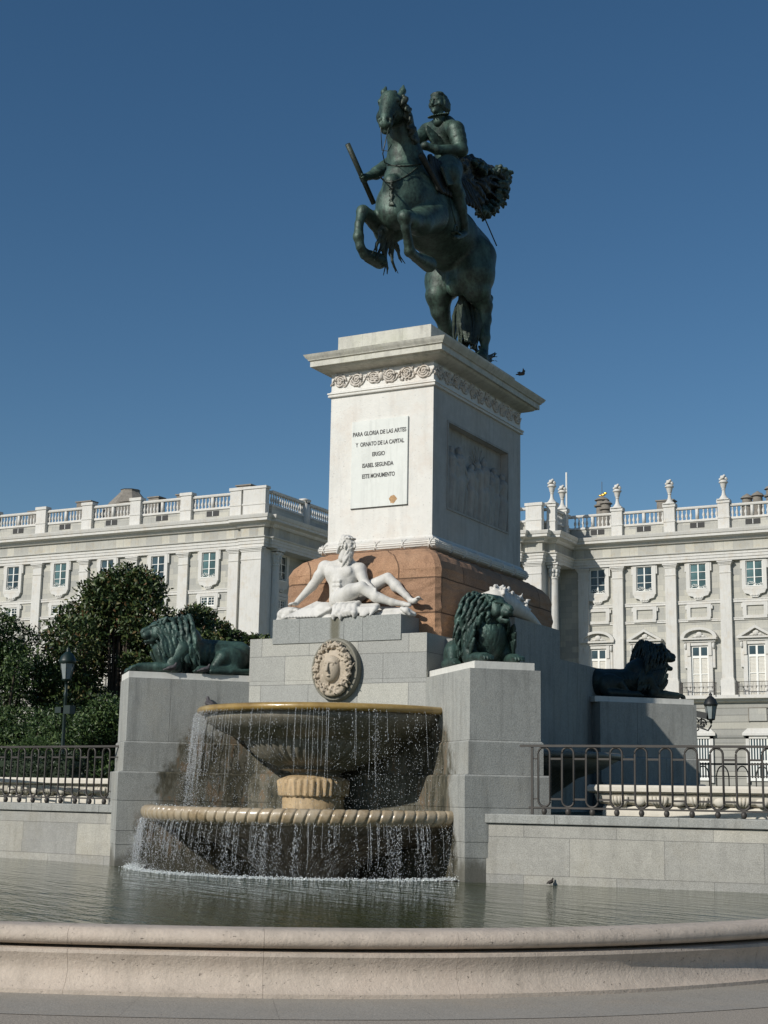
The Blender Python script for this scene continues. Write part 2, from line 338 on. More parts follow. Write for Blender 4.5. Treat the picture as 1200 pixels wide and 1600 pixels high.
# ------------------------------------------------------------------ sculpting by signed distance field + surface nets
class SDF:
    def __init__(s, lo, hi, res):
        s.lo = np.array(lo, float); s.res = res; s.n = np.ceil((np.array(hi)-s.lo)/res).astype(int)+1
        s.F = np.full(s.n, 1e3, np.float32)
    def _loc(s, lo, hi):
        a = np.maximum(np.floor((lo-s.lo)/s.res).astype(int), 0); b = np.minimum(np.ceil((hi-s.lo)/s.res).astype(int)+1, s.n)
        if (b <= a).any(): return None
        g = [s.lo[i]+s.res*np.arange(a[i], b[i], dtype=np.float32) for i in range(3)]
        sl = tuple(slice(a[i], b[i]) for i in range(3))
        return sl, g[0][:, None, None].astype(np.float32), g[1][None, :, None].astype(np.float32), g[2][None, None, :].astype(np.float32)
    def _mix(s, sl, d, k, sub):
        A = s.F[sl]
        if sub:
            d = -d; h = np.clip(.5-.5*(A-d)/k, 0, 1); s.F[sl] = A*(1-h)+d*h+k*h*(1-h)
        else:
            A = np.minimum(A, 10); h = np.clip(.5+.5*(A-d)/k, 0, 1); s.F[sl] = A*(1-h)+d*h-k*h*(1-h)
    def cone(s, a, b, r1, r2=None, k=.04, sub=False):
        a = np.array(a, float); b = np.array(b, float); r2 = r1 if r2 is None else r2; m = max(r1, r2)+k+3*s.res
        L = s._loc(np.minimum(a, b)-m, np.maximum(a, b)+m)
        if L is None: return s
        sl, X, Y, Z = L; ab = (b-a).astype(np.float32); q = float(ab@ab)+1e-9
        px, py, pz = X-a[0], Y-a[1], Z-a[2]
        t = np.clip((px*ab[0]+py*ab[1]+pz*ab[2])/q, 0, 1)
        d = np.sqrt((px-t*ab[0])**2+(py-t*ab[1])**2+(pz-t*ab[2])**2)-(r1+(r2-r1)*t)
        s._mix(sl, d.astype(np.float32), k, sub); return s
    def chain(s, pts, rs, k=.04):
        for i in range(len(pts)-1): s.cone(pts[i], pts[i+1], rs[i], rs[i+1], k)
        return s
    def ell(s, c, r, k=.04, ax=None, sub=False):
        c = np.array(c, float); r = np.array(r, float); m = r.max()+k+3*s.res
        L = s._loc(c-m, c+m)
        if L is None: return s
        sl, X, Y, Z = L; px, py, pz = X-c[0], Y-c[1], Z-c[2]
        if ax is None: q = [px, py, pz]
        else: q = [px*a[0]+py*a[1]+pz*a[2] for a in ax]
        k0 = np.sqrt((q[0]/r[0])**2+(q[1]/r[1])**2+(q[2]/r[2])**2); k1 = np.sqrt((q[0]/r[0]**2)**2+(q[1]/r[1]**2)**2+(q[2]/r[2]**2)**2)+1e-6
        s._mix(sl, (k0*(k0-1)/k1).astype(np.float32), k, sub); return s
    def mesh(s, name, mat, parent=None):
        F = s.F; B = F < 0
        nx, ny, nz = [d-1 for d in F.shape]
        c = [(i, j, k) for i in (0, 1) for j in (0, 1) for k in (0, 1)]
        cnt = np.zeros((nx, ny, nz), np.int8)
        for i, j, k in c: cnt += B[i:i+nx, j:j+ny, k:k+nz]
        act = (cnt > 0) & (cnt < 8); idx = np.argwhere(act); N = len(idx)
        vid = np.full((nx, ny, nz), -1, np.int32); vid[act] = np.arange(N)
        val = {q: F[idx[:, 0]+q[0], idx[:, 1]+q[1], idx[:, 2]+q[2]] for q in c}
        acc = np.zeros((N, 3)); w = np.zeros(N)
        for p in c:
            for ax in range(3):
                if p[ax] == 1: continue
                q = list(p); q[ax] = 1; q = tuple(q); a, b = val[p], val[q]; m = (a < 0) != (b < 0)
                t = np.where(m, a/np.where(m, a-b, 1), 0)
                for d in range(3): acc[:, d] += np.where(m, p[d]+(t if d == ax else 0), 0)
                w += m
        V = (idx+acc/w[:, None])*s.res+s.lo
        faces = []
        for ax in range(3):
            u, v = (ax+1) % 3, (ax+2) % 3
            sl0 = [slice(None)]*3; sl1 = [slice(None)]*3; sl0[ax] = slice(0, -1); sl1[ax] = slice(1, None)
            A = B[tuple(sl0)]; C = B[tuple(sl1)]; e = np.argwhere(A != C)
            e = e[(e[:, u] > 0) & (e[:, v] > 0) & (e[:, u] < F.shape[u]-1) & (e[:, v] < F.shape[v]-1)]
            ins = A[tuple(e.T)]
            def g(du, dv):
                q = e.copy(); q[:, u] -= du; q[:, v] -= dv; return vid[tuple(q.T)]
            Q = np.stack([g(1, 1), g(0, 1), g(0, 0), g(1, 0)], 1); Q = np.where(ins[:, None], Q, Q[:, ::-1]); faces.append(Q)
        Q = np.concatenate(faces); Q = Q[(Q >= 0).all(1)]
        # one smoothing pass
        me = bpy.data.meshes.new(name); me.vertices.add(N); me.vertices.foreach_set('co', V.astype(np.float32).ravel())
        me.loops.add(len(Q)*4); me.loops.foreach_set('vertex_index', Q.astype(np.int32).ravel())
        me.polygons.add(len(Q)); me.polygons.foreach_set('loop_start', (np.arange(len(Q))*4).astype(np.int32))
        me.update(calc_edges=True); me.validate(); me.materials.append(M[mat]); me.shade_smooth()
        o = bpy.data.objects.new(name, me); S.collection.objects.link(o)
        if parent: o.parent = parent
        return o
def frame(f, up=(0, 0, 1)):                          # forward, left, up axes
    f = np.array(f, float); f /= np.linalg.norm(f); l = np.cross(up, f); l /= np.linalg.norm(l); return f, l, np.cross(f, l)

# ------------------------------------------------------------------ the setting: ground, pool, terrace
XA, YA = -12.31, 24.78                                # axis of the monument
CX, CYY = -12.31, 18.7                                # centre of the pool
def RP(a):                                            # its outline bulges a little at the diagonals
    return 10.02+.25*math.exp(-((a+.75)/.30)**2)+.25*math.exp(-((a+PI-.75)/.30)**2)
def struct(o, **k): return tag(o, k.get('label'), None, None, 'structure')
g = MB(); g.add([(-900, -400, 0), (900, -400, 0), (900, 900, 0), (-900, 900, 0)], [(0, 1, 2, 3)]); o = g.build('plaza_ground', 'gravel'); struct(o)
def ring(r0, r1, a0, a1, z, n=90):
    v = []; f = []
    for i in range(n+1):
        a = a0+(a1-a0)*i/n
        q = RP(a); v += [(CX+(q+r0)*math.cos(a), CYY+(q+r0)*math.sin(a), z), (CX+(q+r1)*math.cos(a), CYY+(q+r1)*math.sin(a), z)] if r0 > -9 else [(CX, CYY, z), (CX+(q+r1)*math.cos(a), CYY+(q+r1)*math.sin(a), z)]
    return v, [(2*i, 2*i+1, 2*i+3, 2*i+2) for i in range(n)]
for k in range(34):                                   # ring of paving stones round the basin, worn flush with the gravel
    a0 = -PI-.2+k*.1035; v, f = ring(-.3, 1.1, a0+.00008, a0+.10342, .004, 6); struct(link('pavement', v, f, 'paving'))
v, f = ring(-99, -.3, -PI-.3, .3, .41, 160); o = link('pool_water', v, f, 'water'); struct(o)
yw = 20.35
g = MB(); g.add([(-900, 20.7, 1.37), (900, 20.7, 1.37), (900, 900, 1.37), (-900, 900, 1.37)], [(0, 1, 2, 3)]); o = g.build('garden_terrace', 'lawn'); struct(o)

# basin wall: limestone blocks round the pool, coping stones over them
bw = thing('basin_wall', 'low curved cream limestone basin wall running round the front of the pool', 'basin wall')
body = [(-.35, .0), (-.35, .352), (-.12, .352), (-.078, .342), (-.07, .315), (-.095, .265), (-.115, .205), (-.108, .155), (-.075, .095), (-.022, .045), (0, .036), (0, 0)]
lip = [(-.37, .33), (-.37, .518), (-.355, .524), (-.14, .522), (-.095, .512), (-.06, .478), (-.047, .44), (-.06, .405), (-.10, .382), (-.16, .372), (-.30, .37)]
def seg(prof, a0, a1, n=10):
    V = []; m = len(prof)
    for i in range(n+1):
        a = a0+(a1-a0)*i/n
        q = RP(a); V += [(CX+(q+r)*math.cos(a), CYY+(q+r)*math.sin(a), z) for r, z in prof]
    F = [(i*m+k, i*m+(k+1) % m, (i+1)*m+(k+1) % m, (i+1)*m+k) for i in range(n) for k in range(m)]
    F += [tuple(range(m-1, -1, -1)), tuple(range(n*m, n*m+m))]; return V, F
def pix_ang(x, y, z):
    d = FW*CF+RT*(x-600)+UP*(800-y); t = (z-CAM.z)/d.z; p = CAM+d*t; return math.atan2(p.y-CYY, p.x-CX)
ja = sorted([pix_ang(108, 1545, .02), pix_ang(410, 1555, .02), pix_ang(715, 1555, .02), pix_ang(985, 1545, .02)])
st = (ja[-1]-ja[0])/3; a = ja[0]
while a > -PI-.2: ja.insert(0, a-st*random.uniform(.9, 1.1)); a = ja[0]
a = ja[-1]
while a < .2: ja.append(a+st*random.uniform(.9, 1.1)); a = ja[-1]
for a0, a1 in zip(ja, ja[1:]):
    e = .00012
    v, f = seg(body, a0+e, a1-e); autosmooth(link('wall_stone', v, f, 'rim', bw), 40)
    v, f = seg(lip, a0+e, a1-e); autosmooth(link('coping_stone', v, f, 'rim', bw), 40)

# retaining walls beside the monument with railings on top
def retaining(x0, y0, x1, y1, label):
    t = thing('retaining_wall', label, 'wall')
    g = MB(); g.sweep([(x0, y0), (x1, y1)], [(-.5, .0), (0, .0), (0, .745), (-.012, .75), (-.012, 1.235), (-.5, 1.235)]); g.build('ashlar_wall', 'retain', t)
    d = np.array((x1-x0, y1-y0)); L = np.linalg.norm(d); d /= L; s = 0
    while s < L:
        e = min(L, s+random.uniform(1.0, 1.9)); g = MB()
        p, q = (x0+d[0]*(s+.003), y0+d[1]*(s+.003)), (x0+d[0]*(e-.003), y0+d[1]*(e-.003))
        g.sweep([p, q], [(-.45, 1.25), (.03, 1.25), (.035, 1.26), (.035, 1.365), (.025, 1.378), (-.45, 1.38), (-.45, 1.25)]); g.build('coping_stone', 'granite', t); s = e
    return t
retaining(-8.93, 19.95, 12, 22.3, 'grey granite retaining wall of the pool to the right of the monument')
retaining(-34, 22.2, -15.72, 20.18, 'grey granite retaining wall of the pool to the left of the monument')
def railing(p0, p1, n_skip, label, first=.36, pitch=.353, z0=1.38, n=40, endpost=True, sgn=1):
    """round headed loops between a flat top rail and a bottom rail that stands on small iron balls"""
    t = thing('iron_railing', label, 'railing'); P0 = np.array((*p0, 0.)); d = np.array((*p1, 0.))-P0; d /= np.linalg.norm(d)
    L = first+pitch*n; nn = np.array((d[1], -d[0], 0)); Z = np.array((0, 0, 1.))
    def at(s, z): return P0+d*s+Z*(z0+z)
    g = MB(); c = (at(0, .985)+at(L, .985))/2; g.obox(c, (d, nn, Z), (L/2+.08, .032, .017)); g.build('top_rail', 'iron', t)
    g = MB(); c = (at(.1, .10)+at(L, .10))/2; g.obox(c, (d, nn, Z), (L/2, .015, .013)); g.build('bottom_rail', 'iron', t)
    if endpost: g = MB(); g.obox(at(.1, .49), (d, nn, Z), (.017, .017, .49)); g.build('end_post', 'iron', t)
    hw = .088
    for i in range(n):
        s = first+i*pitch; g = MB(); pts = []
        for k in range(13): a = PI*k/12; pts.append(at(s+hw*math.cos(a), .875+hw*math.sin(a)))
        for k in range(13): a = PI+PI*k/12; pts.append(at(s+hw*math.cos(a), .205+hw*math.sin(a)))
        pts.append(pts[0]); g.tube(pts, .0165, 7, False); g.build('loop', 'iron', t, True)
        g = MB(); g.ell(at(s, .048), (.042, .042, .052), 10, 7); g.build('foot_ball', 'iron', t, True)
        for z in (.80, .225):
            g = MB(); g.obox(at(s+pitch/2, z), (d, nn, Z), (pitch/2-hw, .010, .014)); g.build('tie_bar', 'iron', t)
            if i == 0: g = MB(); g.obox(at(s-(s-.1+hw)/2, z), (d, nn, Z), ((s-.1-hw)/2, .008, .010)); g.build('tie_bar', 'iron', t)
    return t
railing((-8.40, 20.19), (12, 22.44), 0, 'brown iron railing with round headed loops on the wall right of the monument', .28, .355)
railing((-15.86, 20.33), (-34, 22.33), 0, 'brown iron railing with round headed loops on the wall left of the monument', .42, .353, n=30)

# ------------------------------------------------------------------ monument pedestal
mon = thing('monument_pedestal', 'tall stone pedestal with white marble shaft, inscribed panel and granite base in the pool', 'pedestal')
def mirror(pts, sx, sy):
    q = [(XA+(x-XA)*sx, YA+(y-YA)*sy) for x, y in pts]
    return q if sx*sy > 0 else q[::-1]
s2 = math.sqrt(.5)
def grow(e, top=False):                               # diagonal pier (front right) plan, grown outward by e
    A = np.array((-9.15, 19.86)); B = np.array((-8.35, 20.66)); C = B+np.array((-1, 1))*2.1*s2*1.0; D = A+np.array((-1, 1))*2.1*s2
    o = np.array((s2, -s2)); l = np.array((s2, s2))
    return [tuple(A+o*e-l*e), tuple(B+o*e+l*e), tuple(C+l*e), tuple(D-l*e)]
core = [(XA-1.71, 21.32), (XA+1.71, 21.32), (XA+1.71, 28.24), (XA-1.71, 28.24)]
def corep(e): return [(XA-1.71-e, 21.32-e), (XA+1.71+e, 21.32-e), (XA+1.71+e, 28.24+e), (XA-1.71-e, 28.24+e)]
LV = [(.0, .745, .10), (.75, .97, .105), (.975, 1.46, .11), (1.465, 1.94, .115), (1.945, 2.44, .03), (2.445, 3.5, 0)]
for k, (sx, sy) in enumerate(((1, 1), (-1, 1), (1, -1), (-1, -1))):
    pr = MB()
    for i, (z0, z1, e) in enumerate(LV):
        pts = grow(e); b = .025 if i in (3, 4) else 0
        q = (.34, .62, .45, .7, .5, .57)[(i+k) % 6]; P4 = [np.array(p) for p in pts]; P5 = [np.array(p) for p in grow(e-b)]
        for u0, u1 in ((0, q-.0012), (q+.0012, 1)):
            L_ = lambda Q: [tuple(Q[0]*(1-u0)+Q[3]*u0), tuple(Q[1]*(1-u0)+Q[2]*u0), tuple(Q[1]*(1-u1)+Q[2]*u1), tuple(Q[0]*(1-u1)+Q[3]*u1)]
            if b: pr.prism(mirror(L_(P4), sx, sy), z0, z1-b); pr.prism(mirror(L_(P4), sx, sy), z1-b, z1, mirror(L_(P5), sx, sy))
            else: pr.prism(mirror(L_(P4), sx, sy), z0, z1)
        if i < 5: pr.prism(mirror(grow(-.03), sx, sy), z1-.01, z1+.01)
    p = pr.build('corner_pier', 'granite', mon)
    A = grow(-.0); c = [(-9.1, 19.91), (-8.42, 20.59), (-9.95, 22.12), (-10.63, 21.44)]
    g = MB(); g.prism(mirror(c, sx, sy), 3.5, 3.61); g.build('lion_slab', 'slab', p)
g = MB()
for i, (z0, z1, e) in enumerate(LV): g.prism(corep(e*.6), z0, z1)
g.prism(corep(-.02), .3, 3.5); g.prism(core, 3.503, 4.235)
g.build('granite_core', 'granite_wall', mon)
# side bays on the long faces, each with a stepped block
for sx in (1, -1):
    g = MB(); g.prism(mirror([(-10.6, 22.0), (-10.10, 22.0), (-10.10, 28.35), (-10.6, 28.35)], sx, 1), .3, 4.2)
    g.prism(mirror([(-10.6, 23.6), (-10.02, 23.6), (-10.02, 25.75), (-10.6, 25.75)], sx, 1), 1.0, 4.72)
    g.build('side_bay', 'granite', mon)
for sy in (1, -1):                                    # seat blocks front and back
    g = MB()
    if sy == 1:
        for x0, x1 in ((-13.555, -13.02), (-13.015, -12.15), (-12.145, -11.79), (-11.785, -11.07)): g.box(x0, x1, 21.30, 22.4, 4.135, 4.555)
    else: g.prism(mirror([(-13.55, 21.3), (-11.07, 21.3), (-11.07, 22.4), (-13.55, 22.4)], 1, -1), 4.14, 4.56)
    g.build('seat_block', 'granite_slab', mon)
# red rough granite plinth with chamfered shoulders
def rk(e, c=.2):
    x0, x1, y0, y1 = XA-1.44-e, XA+1.58+e, 22.0-e, 27.3+e
    return [(x0+c*.8, y0), (x1-c*.4, y0), (x1, y0+c*.4), (x1, y1-c), (x1-c, y1), (x0+c, y1), (x0, y1-c), (x0, y0+c*.8)]
g = MB(); lv = [(.04, 4.2), (.03, 4.8), (.02, 5.42), (-.03, 5.56), (-.14, 5.68), (-.5, 5.87)]
for (e0, z0), (e1, z1) in zip(lv, lv[1:]): g.prism(rk(e0), z0, z1, rk(e1))
ro = g.build('red_granite_plinth', 'red', mon)
def roughen(o, cuts, amp, sca, seed=0):
    """subdivide a mesh and push its points with noise so that hewn stone is really uneven"""
    import bmesh
    from mathutils import noise as mn
    bm = bmesh.new(); bm.from_mesh(o.data); bmesh.ops.remove_doubles(bm, verts=bm.verts, dist=.001)
    bmesh.ops.subdivide_edges(bm, edges=[e for e in bm.edges if e.calc_length() > .3], cuts=cuts, use_grid_fill=True)
    for v in bm.verts:
        p = v.co*sca+Vector((seed, 0, 0)); n = v.normal; v.co += n*amp*(mn.noise(p)+.5*mn.noise(p*2.3))
    bm.to_mesh(o.data); bm.free(); o.data.update()
    if o.data.uv_layers: o.data.uv_layers.remove(o.data.uv_layers[0])
    uvbox(o.data)
roughen(ro, 30, .028, 6.5)
# marble shaft: core, then corner stiles and rails round the relief panels of the long sides
g = MB(); g.prism([(XA-1.06, 22.78), (XA+1.06, 22.78), (XA+1.06, 22.80), (XA+1.06, 26.78), (XA-1.06, 26.78), (XA-1.06, 22.80)], 8.865, 9.35)
SX0, SX1 = -13.37, -11.25
g.box(SX0+.17, SX1-.17, 22.781, 26.779, 6.12, 8.865); g.box(SX0+.001, SX1-.001, 22.78, 23.0, 6.121, 8.864)
sg_ = MB()
def side(sx):
    for y0, y1, z0, z1 in ((22.7801, 23.40, 6.12, 8.865), (26.12, 26.7799, 6.12, 8.865), (23.40, 26.12, 6.12, 6.74), (23.40, 26.12, 8.32, 8.865)):
        sg_.prism(mirror([(SX1-.171, y0), (SX1, y0), (SX1, y1), (SX1-.171, y1)], sx, 1), z0, z1)
g.prism([(SX0, 22.78), (SX1, 22.78), (SX1, 26.78), (SX0, 26.78)], 6.03, 6.12)
g.build('shaft', 'marble', mon)
side(1); sg_.build('side_panelling', 'marble_flank_shade', mon); sg_ = MB(); side(-1); sg_.build('side_panelling', 'marble_flank_shade', mon)
rect = lambda e: [(SX0-e, 26.78+e), (SX0-e, 22.78-e), (SX1+e, 22.78-e), (SX1+e, 26.78+e)]
base = [(SX0, 26.78), (SX0, 22.78), (SX1, 22.78), (SX1, 26.78)]
tor = [(0, 6.14), (.02, 6.12)]+[(.05+.075*math.sin(a), 5.975+.085*math.cos(a)) for a in np.linspace(.1, PI-.1, 9)]+[(.03, 5.88), (0, 5.86)]
g = MB(); g.sweep(base, tor, True); tr = autosmooth(g.build('torus_moulding', 'marble', mon), 50)
g = MB()                                              # reeds and ribbon ties on the torus
for k in range(4):
    zz = 6.03-.035*k; off = .05+.078*math.sin(math.acos(max(-1, min(1, (zz-5.975)/.085))))
    g.tube([(x, y, zz) for x, y in rect(off)+[rect(off)[0]]], .008, 4, False)
for x in np.linspace(SX0-.02, SX1+.02, 5):
    for t in (-.05, .05): g.tube([(x+t*(1-2*q), 22.78-.05-.085*math.sin(.15+q*2.8), 5.975+.09*math.cos(.15+q*2.8)) for q in np.linspace(0, 1, 8)], .013, 5)
for y in np.linspace(22.8, 26.8, 8):
    for t in (-.05, .05): g.tube([(SX1+.05+.085*math.sin(.15+q*2.8), y+t*(1-2*q), 5.975+.09*math.cos(.15+q*2.8)) for q in np.linspace(0, 1, 8)], .013, 5)
g.build('ribbon_carving', 'marble', tr, True)
g = MB(); g.sweep(base, [(0, 8.985), (.02, 8.955), (.055, 8.945), (.06, 8.92), (.035, 8.905), (.05, 8.885), (.045, 8.865), (.0, 8.855)], True); autosmooth(g.build('neck_moulding', 'marble', mon), 50)
cor = [(0, 9.31), (.03, 9.32), (.06, 9.335), (.10, 9.34), (.13, 9.35), (.2, 9.375), (.235, 9.405), (.245, 9.42), (.30, 9.42), (.30, 9.515), (.315, 9.53), (.33, 9.535), (.335, 9.555), (.365, 9.58), (.385, 9.61), (.40, 9.64), (.0, 9.69)]
g = MB(); g.sweep(base, cor, True); g.box(SX0-.01, SX1+.01, 22.77, 26.79, 9.3, 9.689); autosmooth(g.build('cornice', 'cornice', mon), 40)
g = MB()
for x0, x1 in ((-13.28, -12.76), (-12.758, -11.93), (-11.928, -11.34)): g.box(x0, x1, 22.83, 26.7, 9.66, 10.04)
g.build('top_plinth', 'cornice', mon)
# inscribed panel
pl = MB().bevbox(-12.895, -11.74, 22.745, 22.80, 6.72, 8.34, .004).build('inscription_panel', 'plaque', mon)
MB().box(-12.9, -11.735, 22.752, 22.80, 6.712, 6.7195).build('painted_shadow_line', 'letters', pl)  # dark bar painting the shadow below the panel's lower edge
def text(s, x0, x1, zb, h, parent):
    cu = bpy.data.curves.new('t', 'FONT'); cu.body = s; cu.size = 1; cu.extrude = .02; cu.offset = .03
    ob = bpy.data.objects.new('t', cu); S.collection.objects.link(ob); dg = bpy.context.evaluated_depsgraph_get(); me = bpy.data.meshes.new_from_object(ob.evaluated_get(dg))
    bpy.data.objects.remove(ob); xs = [v.co.x for v in me.vertices]; a, b = min(xs), max(xs); ys = [v.co.y for v in me.vertices]; hh = max(ys)
    for v in me.vertices:
        x, y, z = v.co; v.co = (x0+(x-a)/(b-a)*(x1-x0), 22.744-z*.12, zb+y/hh*h)
    me.materials.clear(); me.materials.append(M['letters']); o = bpy.data.objects.new('lettering', me); S.collection.objects.link(o); o.parent = parent
for s, x0, x1, zb in (('PARA GLORIA DE LAS ARTES', -12.87, -11.77, 8.06), ('Y  ORNATO DE LA CAPITAL', -12.81, -11.81, 7.86), ('ERIGIO', -12.46, -12.20, 7.66), ('ISABEL SEGUNDA', -12.66, -12.02, 7.46), ('ESTE MONUMENTO', -12.66, -11.99, 7.26)):
    text(s, x0, x1, zb, .078, pl)
g = MB(); v = [(-12.02+.075*math.cos(a)*random.uniform(.8, 1.15), 22.7435, 6.83+.075*math.sin(a)*random.uniform(.8, 1.2)) for a in np.linspace(0, 2*PI, 18)[:-1]]
g.add(v, [tuple(range(len(v)))]); g.build('rust_mark', 'rust', pl)
# carved scroll frieze, front and long sides: spiral stems, rosettes, leaves
def frieze(place, x0, x1, n):
    g = MB(); W = (x1-x0)/n; zc = 9.145
    for i in range(n):
        cx = x0+W*(i+.5); sg = 1 if i % 2 else -1; pts = []
        for k in range(34):
            a = k/33*4.2*PI; r = .125*(1-k/33*.72); pts.append(place(cx+sg*r*math.cos(a+PI), zc+.01+r*math.sin(a+PI)*(1 if i % 2 else -1), .018+.012*k/33))
        g.tube(pts, .016, 5, True, [.02-.008*k/33 for k in range(34)])
        for k in range(6):
            a = k*PI/3+i; p = place(cx+.03*math.cos(a), zc+.01+.03*math.sin(a), .03); g.ell(p, (.02, .02, .02), 6, 4)
        pts = [place(cx+sg*W*(t-.5), zc+.1*math.sin(t*PI*2)*sg, .015) for t in np.linspace(-.1, 1.1, 14)]; g.tube(pts, .012, 5)
        for k in range(9):
            a = random.uniform(0, 2*PI); rr = random.uniform(.13, .19); x = cx+rr*math.cos(a); z = zc+.8*rr*math.sin(a)
            z = min(max(z, zc-.135), zc+.14); q = random.uniform(-.03, .03)
            g.tube([place(x, z, .004), place(x+q, z+.02, .024), place(x+2*q, z+.045, .008)], .015, 5, True, [.01, .02, .006])
    return g
fr = frieze(lambda x, z, d: (x, 22.78-d, z), SX0+.02, SX1-.02, 6).build('front_frieze', 'frieze', mon, True)
for cxx in (-12.31,):                                 # the winged head in the middle
    g = MB(); g.ell((cxx, 22.76, 9.16), (.055, .05, .075), 10, 7)
    for q in (-1, 1):
        for k in range(4): g.tube([(cxx+q*.05, 22.76, 9.19-.03*k), (cxx+q*(.12+.01*k), 22.75, 9.21-.035*k)], .014, 5)
    g.build('head_carving', 'frieze', fr, True)
frieze(lambda x, z, d: (SX1+d, x, z), 22.82, 26.75, 11).build('side_frieze', 'frieze', mon, True)
# relief of figures in the recessed panel of the right side
sd = SDF((SX1-.20, 23.38, 6.72), (SX1+.06, 26.14, 8.34), .015)
sd.F = np.minimum(sd.F, (np.arange(sd.n[0])*sd.res-.055)[:, None, None].astype(np.float32)*np.ones(sd.n, np.float32))
def fig(y, h, lean=0, arm=1, skirt=True):
    x = SX1-.115+random.uniform(0, .03); z = 6.78
    sd.chain([(x, y, z), (x, y+.02, z+h*.45)], [.10*h, .13*h], .03)
    if skirt: 
        for q in np.linspace(-.09, .09, 5): sd.cone((x+.03, y+q*1.4*h, z), (x+.045, y+q*.7*h, z+h*.5), .018, .012, .012)
    sd.cone((x, y+.02, z+h*.45), (x+.01, y+lean, z+h*.78), .10*h, .12*h, .03); sd.ell((x+.03, y+lean*1.2, z+h*.93), (.06*h, .055*h, .075*h), .01)
    sd.chain([(x+.03, y+lean+.1*h*arm, z+h*.76), (x+.05, y+lean+.25*h*arm, z+h*.6), (x+.05, y+lean+.36*h*arm, z+h*.72)], [.045*h, .035*h, .03*h], .02)
for a in ((23.5, .8, 0, 1), (23.8, 1.0, .05, -1), (24.22, .85, -.04, 1), (24.68, .9, .03, 1), (25.1, 1.2, .0, -1), (25.45, 1.05, .02, 1), (26.0, 1.1, 0, -1), (23.62, 1.15, 0, 1), (24.02, 1.22, .02, 1), (24.45, 1.0, .08, -1), (24.9, 1.1, -.05, 1), (25.3, .8, .1, -1), (25.62, 1.15, 0, -1), (25.92, .75, 0, -1)): fig(*a)
for k in range(60): sd.ell((SX1-.135, random.uniform(23.5, 26.0), random.uniform(6.8, 7.5)), (.03, random.uniform(.03, .08), random.uniform(.02, .05)), .01)
for k in range(8): a = k/8*PI; sd.cone((SX1-.12, 24.95, 7.75), (SX1-.10, 24.95+.42*math.cos(a), 7.8+.42*math.sin(a)), .02, .01, .01)
sd.mesh('side_relief', 'marble_shade', mon)
g = MB(); g.sweep([(26.12, 0), (23.40, 0)], [(0, 0)]) if 0 else None
for z0, z1, y0, y1 in ((8.32, 8.36, 23.36, 26.16), (6.70, 6.74, 23.36, 26.16)): g.box(SX1-.002, SX1+.018, y0, y1, z0, z1)
for y in (23.36, 26.12): g.box(SX1-.001, SX1+.016, y, y+.04, 6.741, 8.319)
g.build('relief_frame', 'marble_shade', mon)

# the oval spout mask below the river god
sd = SDF((-12.95, 20.78, 3.05), (-11.55, 21.4, 4.25), .0105); c0 = np.array((-12.25, 21.30, 3.665))
sd.ell(c0+(0, -.12, .0), (.30, .10, .38), .02)                                      # hair mass
for k in range(260):                                                                # curls and vine leaves round the face
    a = k/46*2*PI; r = random.uniform(.9, 1.15); p = c0+np.array((.30*math.sin(a)*r, -.15-random.uniform(0, .06), .36*math.cos(a)*r+.02))
    sd.chain([p, p+rng.uniform(-.04, .04, 3)+np.array((0, -.015, 0)), p+rng.uniform(-.06, .06, 3)], [.021, .018, .009], .005)
for q in (-1, 1):
    for j in range(5):
        x = q*(.17+.028*j); pts = [c0+np.array((x+.025*math.sin(t*9+j), -.18, .20-.5*t)) for t in np.linspace(0, 1, 9)]; sd.chain(pts, [.03-.012*t for t in np.linspace(0, 1, 9)], .006)
sd.ell(c0+(0, -.20, -.005), (.165, .125, .225), .010); sd.ell(c0+(0, -.21, -.14), (.075, .08, .07), .03)
sd.ell(c0+(-.07, -.345, .06), (.045, .035, .026), .015, sub=True); sd.ell(c0+(.07, -.345, .06), (.045, .035, .026), .015, sub=True)
sd.cone(c0+(0, -.325, .10), c0+(0, -.366, -.04), .016, .025, .014); sd.ell(c0+(0, -.345, -.105), (.040, .025, .011), .006, sub=True)
sd.ell(c0+(0, -.318, -.125), (.034, .022, .012), .01); sd.cone(c0+(-.10, -.29, .095), c0+(-.02, -.325, .095), .014, .014, .015); sd.cone(c0+(.11, -.285, .095), c0+(.02, -.325, .095), .014, .014, .015); sd.ell(c0+(-.07, -.312, .058), (.026, .012, .014), .005); sd.ell(c0+(.07, -.308, .058), (.026, .012, .014), .005)
for j in range(12): a = -1+2*j/11; sd.ell(c0+np.array((.14*a, -.25+.05*a*a, .19-.05*a*a)), (.024, .03, .026), .006)
for j in range(5): sd.cone(c0+np.array((-.14+.03*j, -.24, -.12)), c0+np.array((-.2+.035*j, -.2, -.3)), .024, .012, .006)   # leaf from the mouth
sd.chain([c0+np.array((.2*math.sin(a), -.16, -.30-.11*math.cos(a))) for a in np.linspace(-1.5, 1.5, 9)], [.045]*9, .02)
pm = MB()
n = 48; prof = [(0.50, .0), (.50, -.11), (.485, -.135), (.455, -.14), (.44, -.125), (.0, -.12)]
V = [(c0[0]+r*.9*math.cos(2*PI*k/n), 21.32+d, c0[2]+r*1.05*math.sin(2*PI*k/n)) for r, d in prof for k in range(n)]
F = [(i*n+k, i*n+(k+1) % n, (i+1)*n+(k+1) % n, (i+1)*n+k) for i in range(len(prof)-1) for k in range(n)]
pm.add(V, F); md = autosmooth(pm.build('oval_medallion', 'disc', mon), 40)
sd.mesh('spout_mask', 'mask', md)

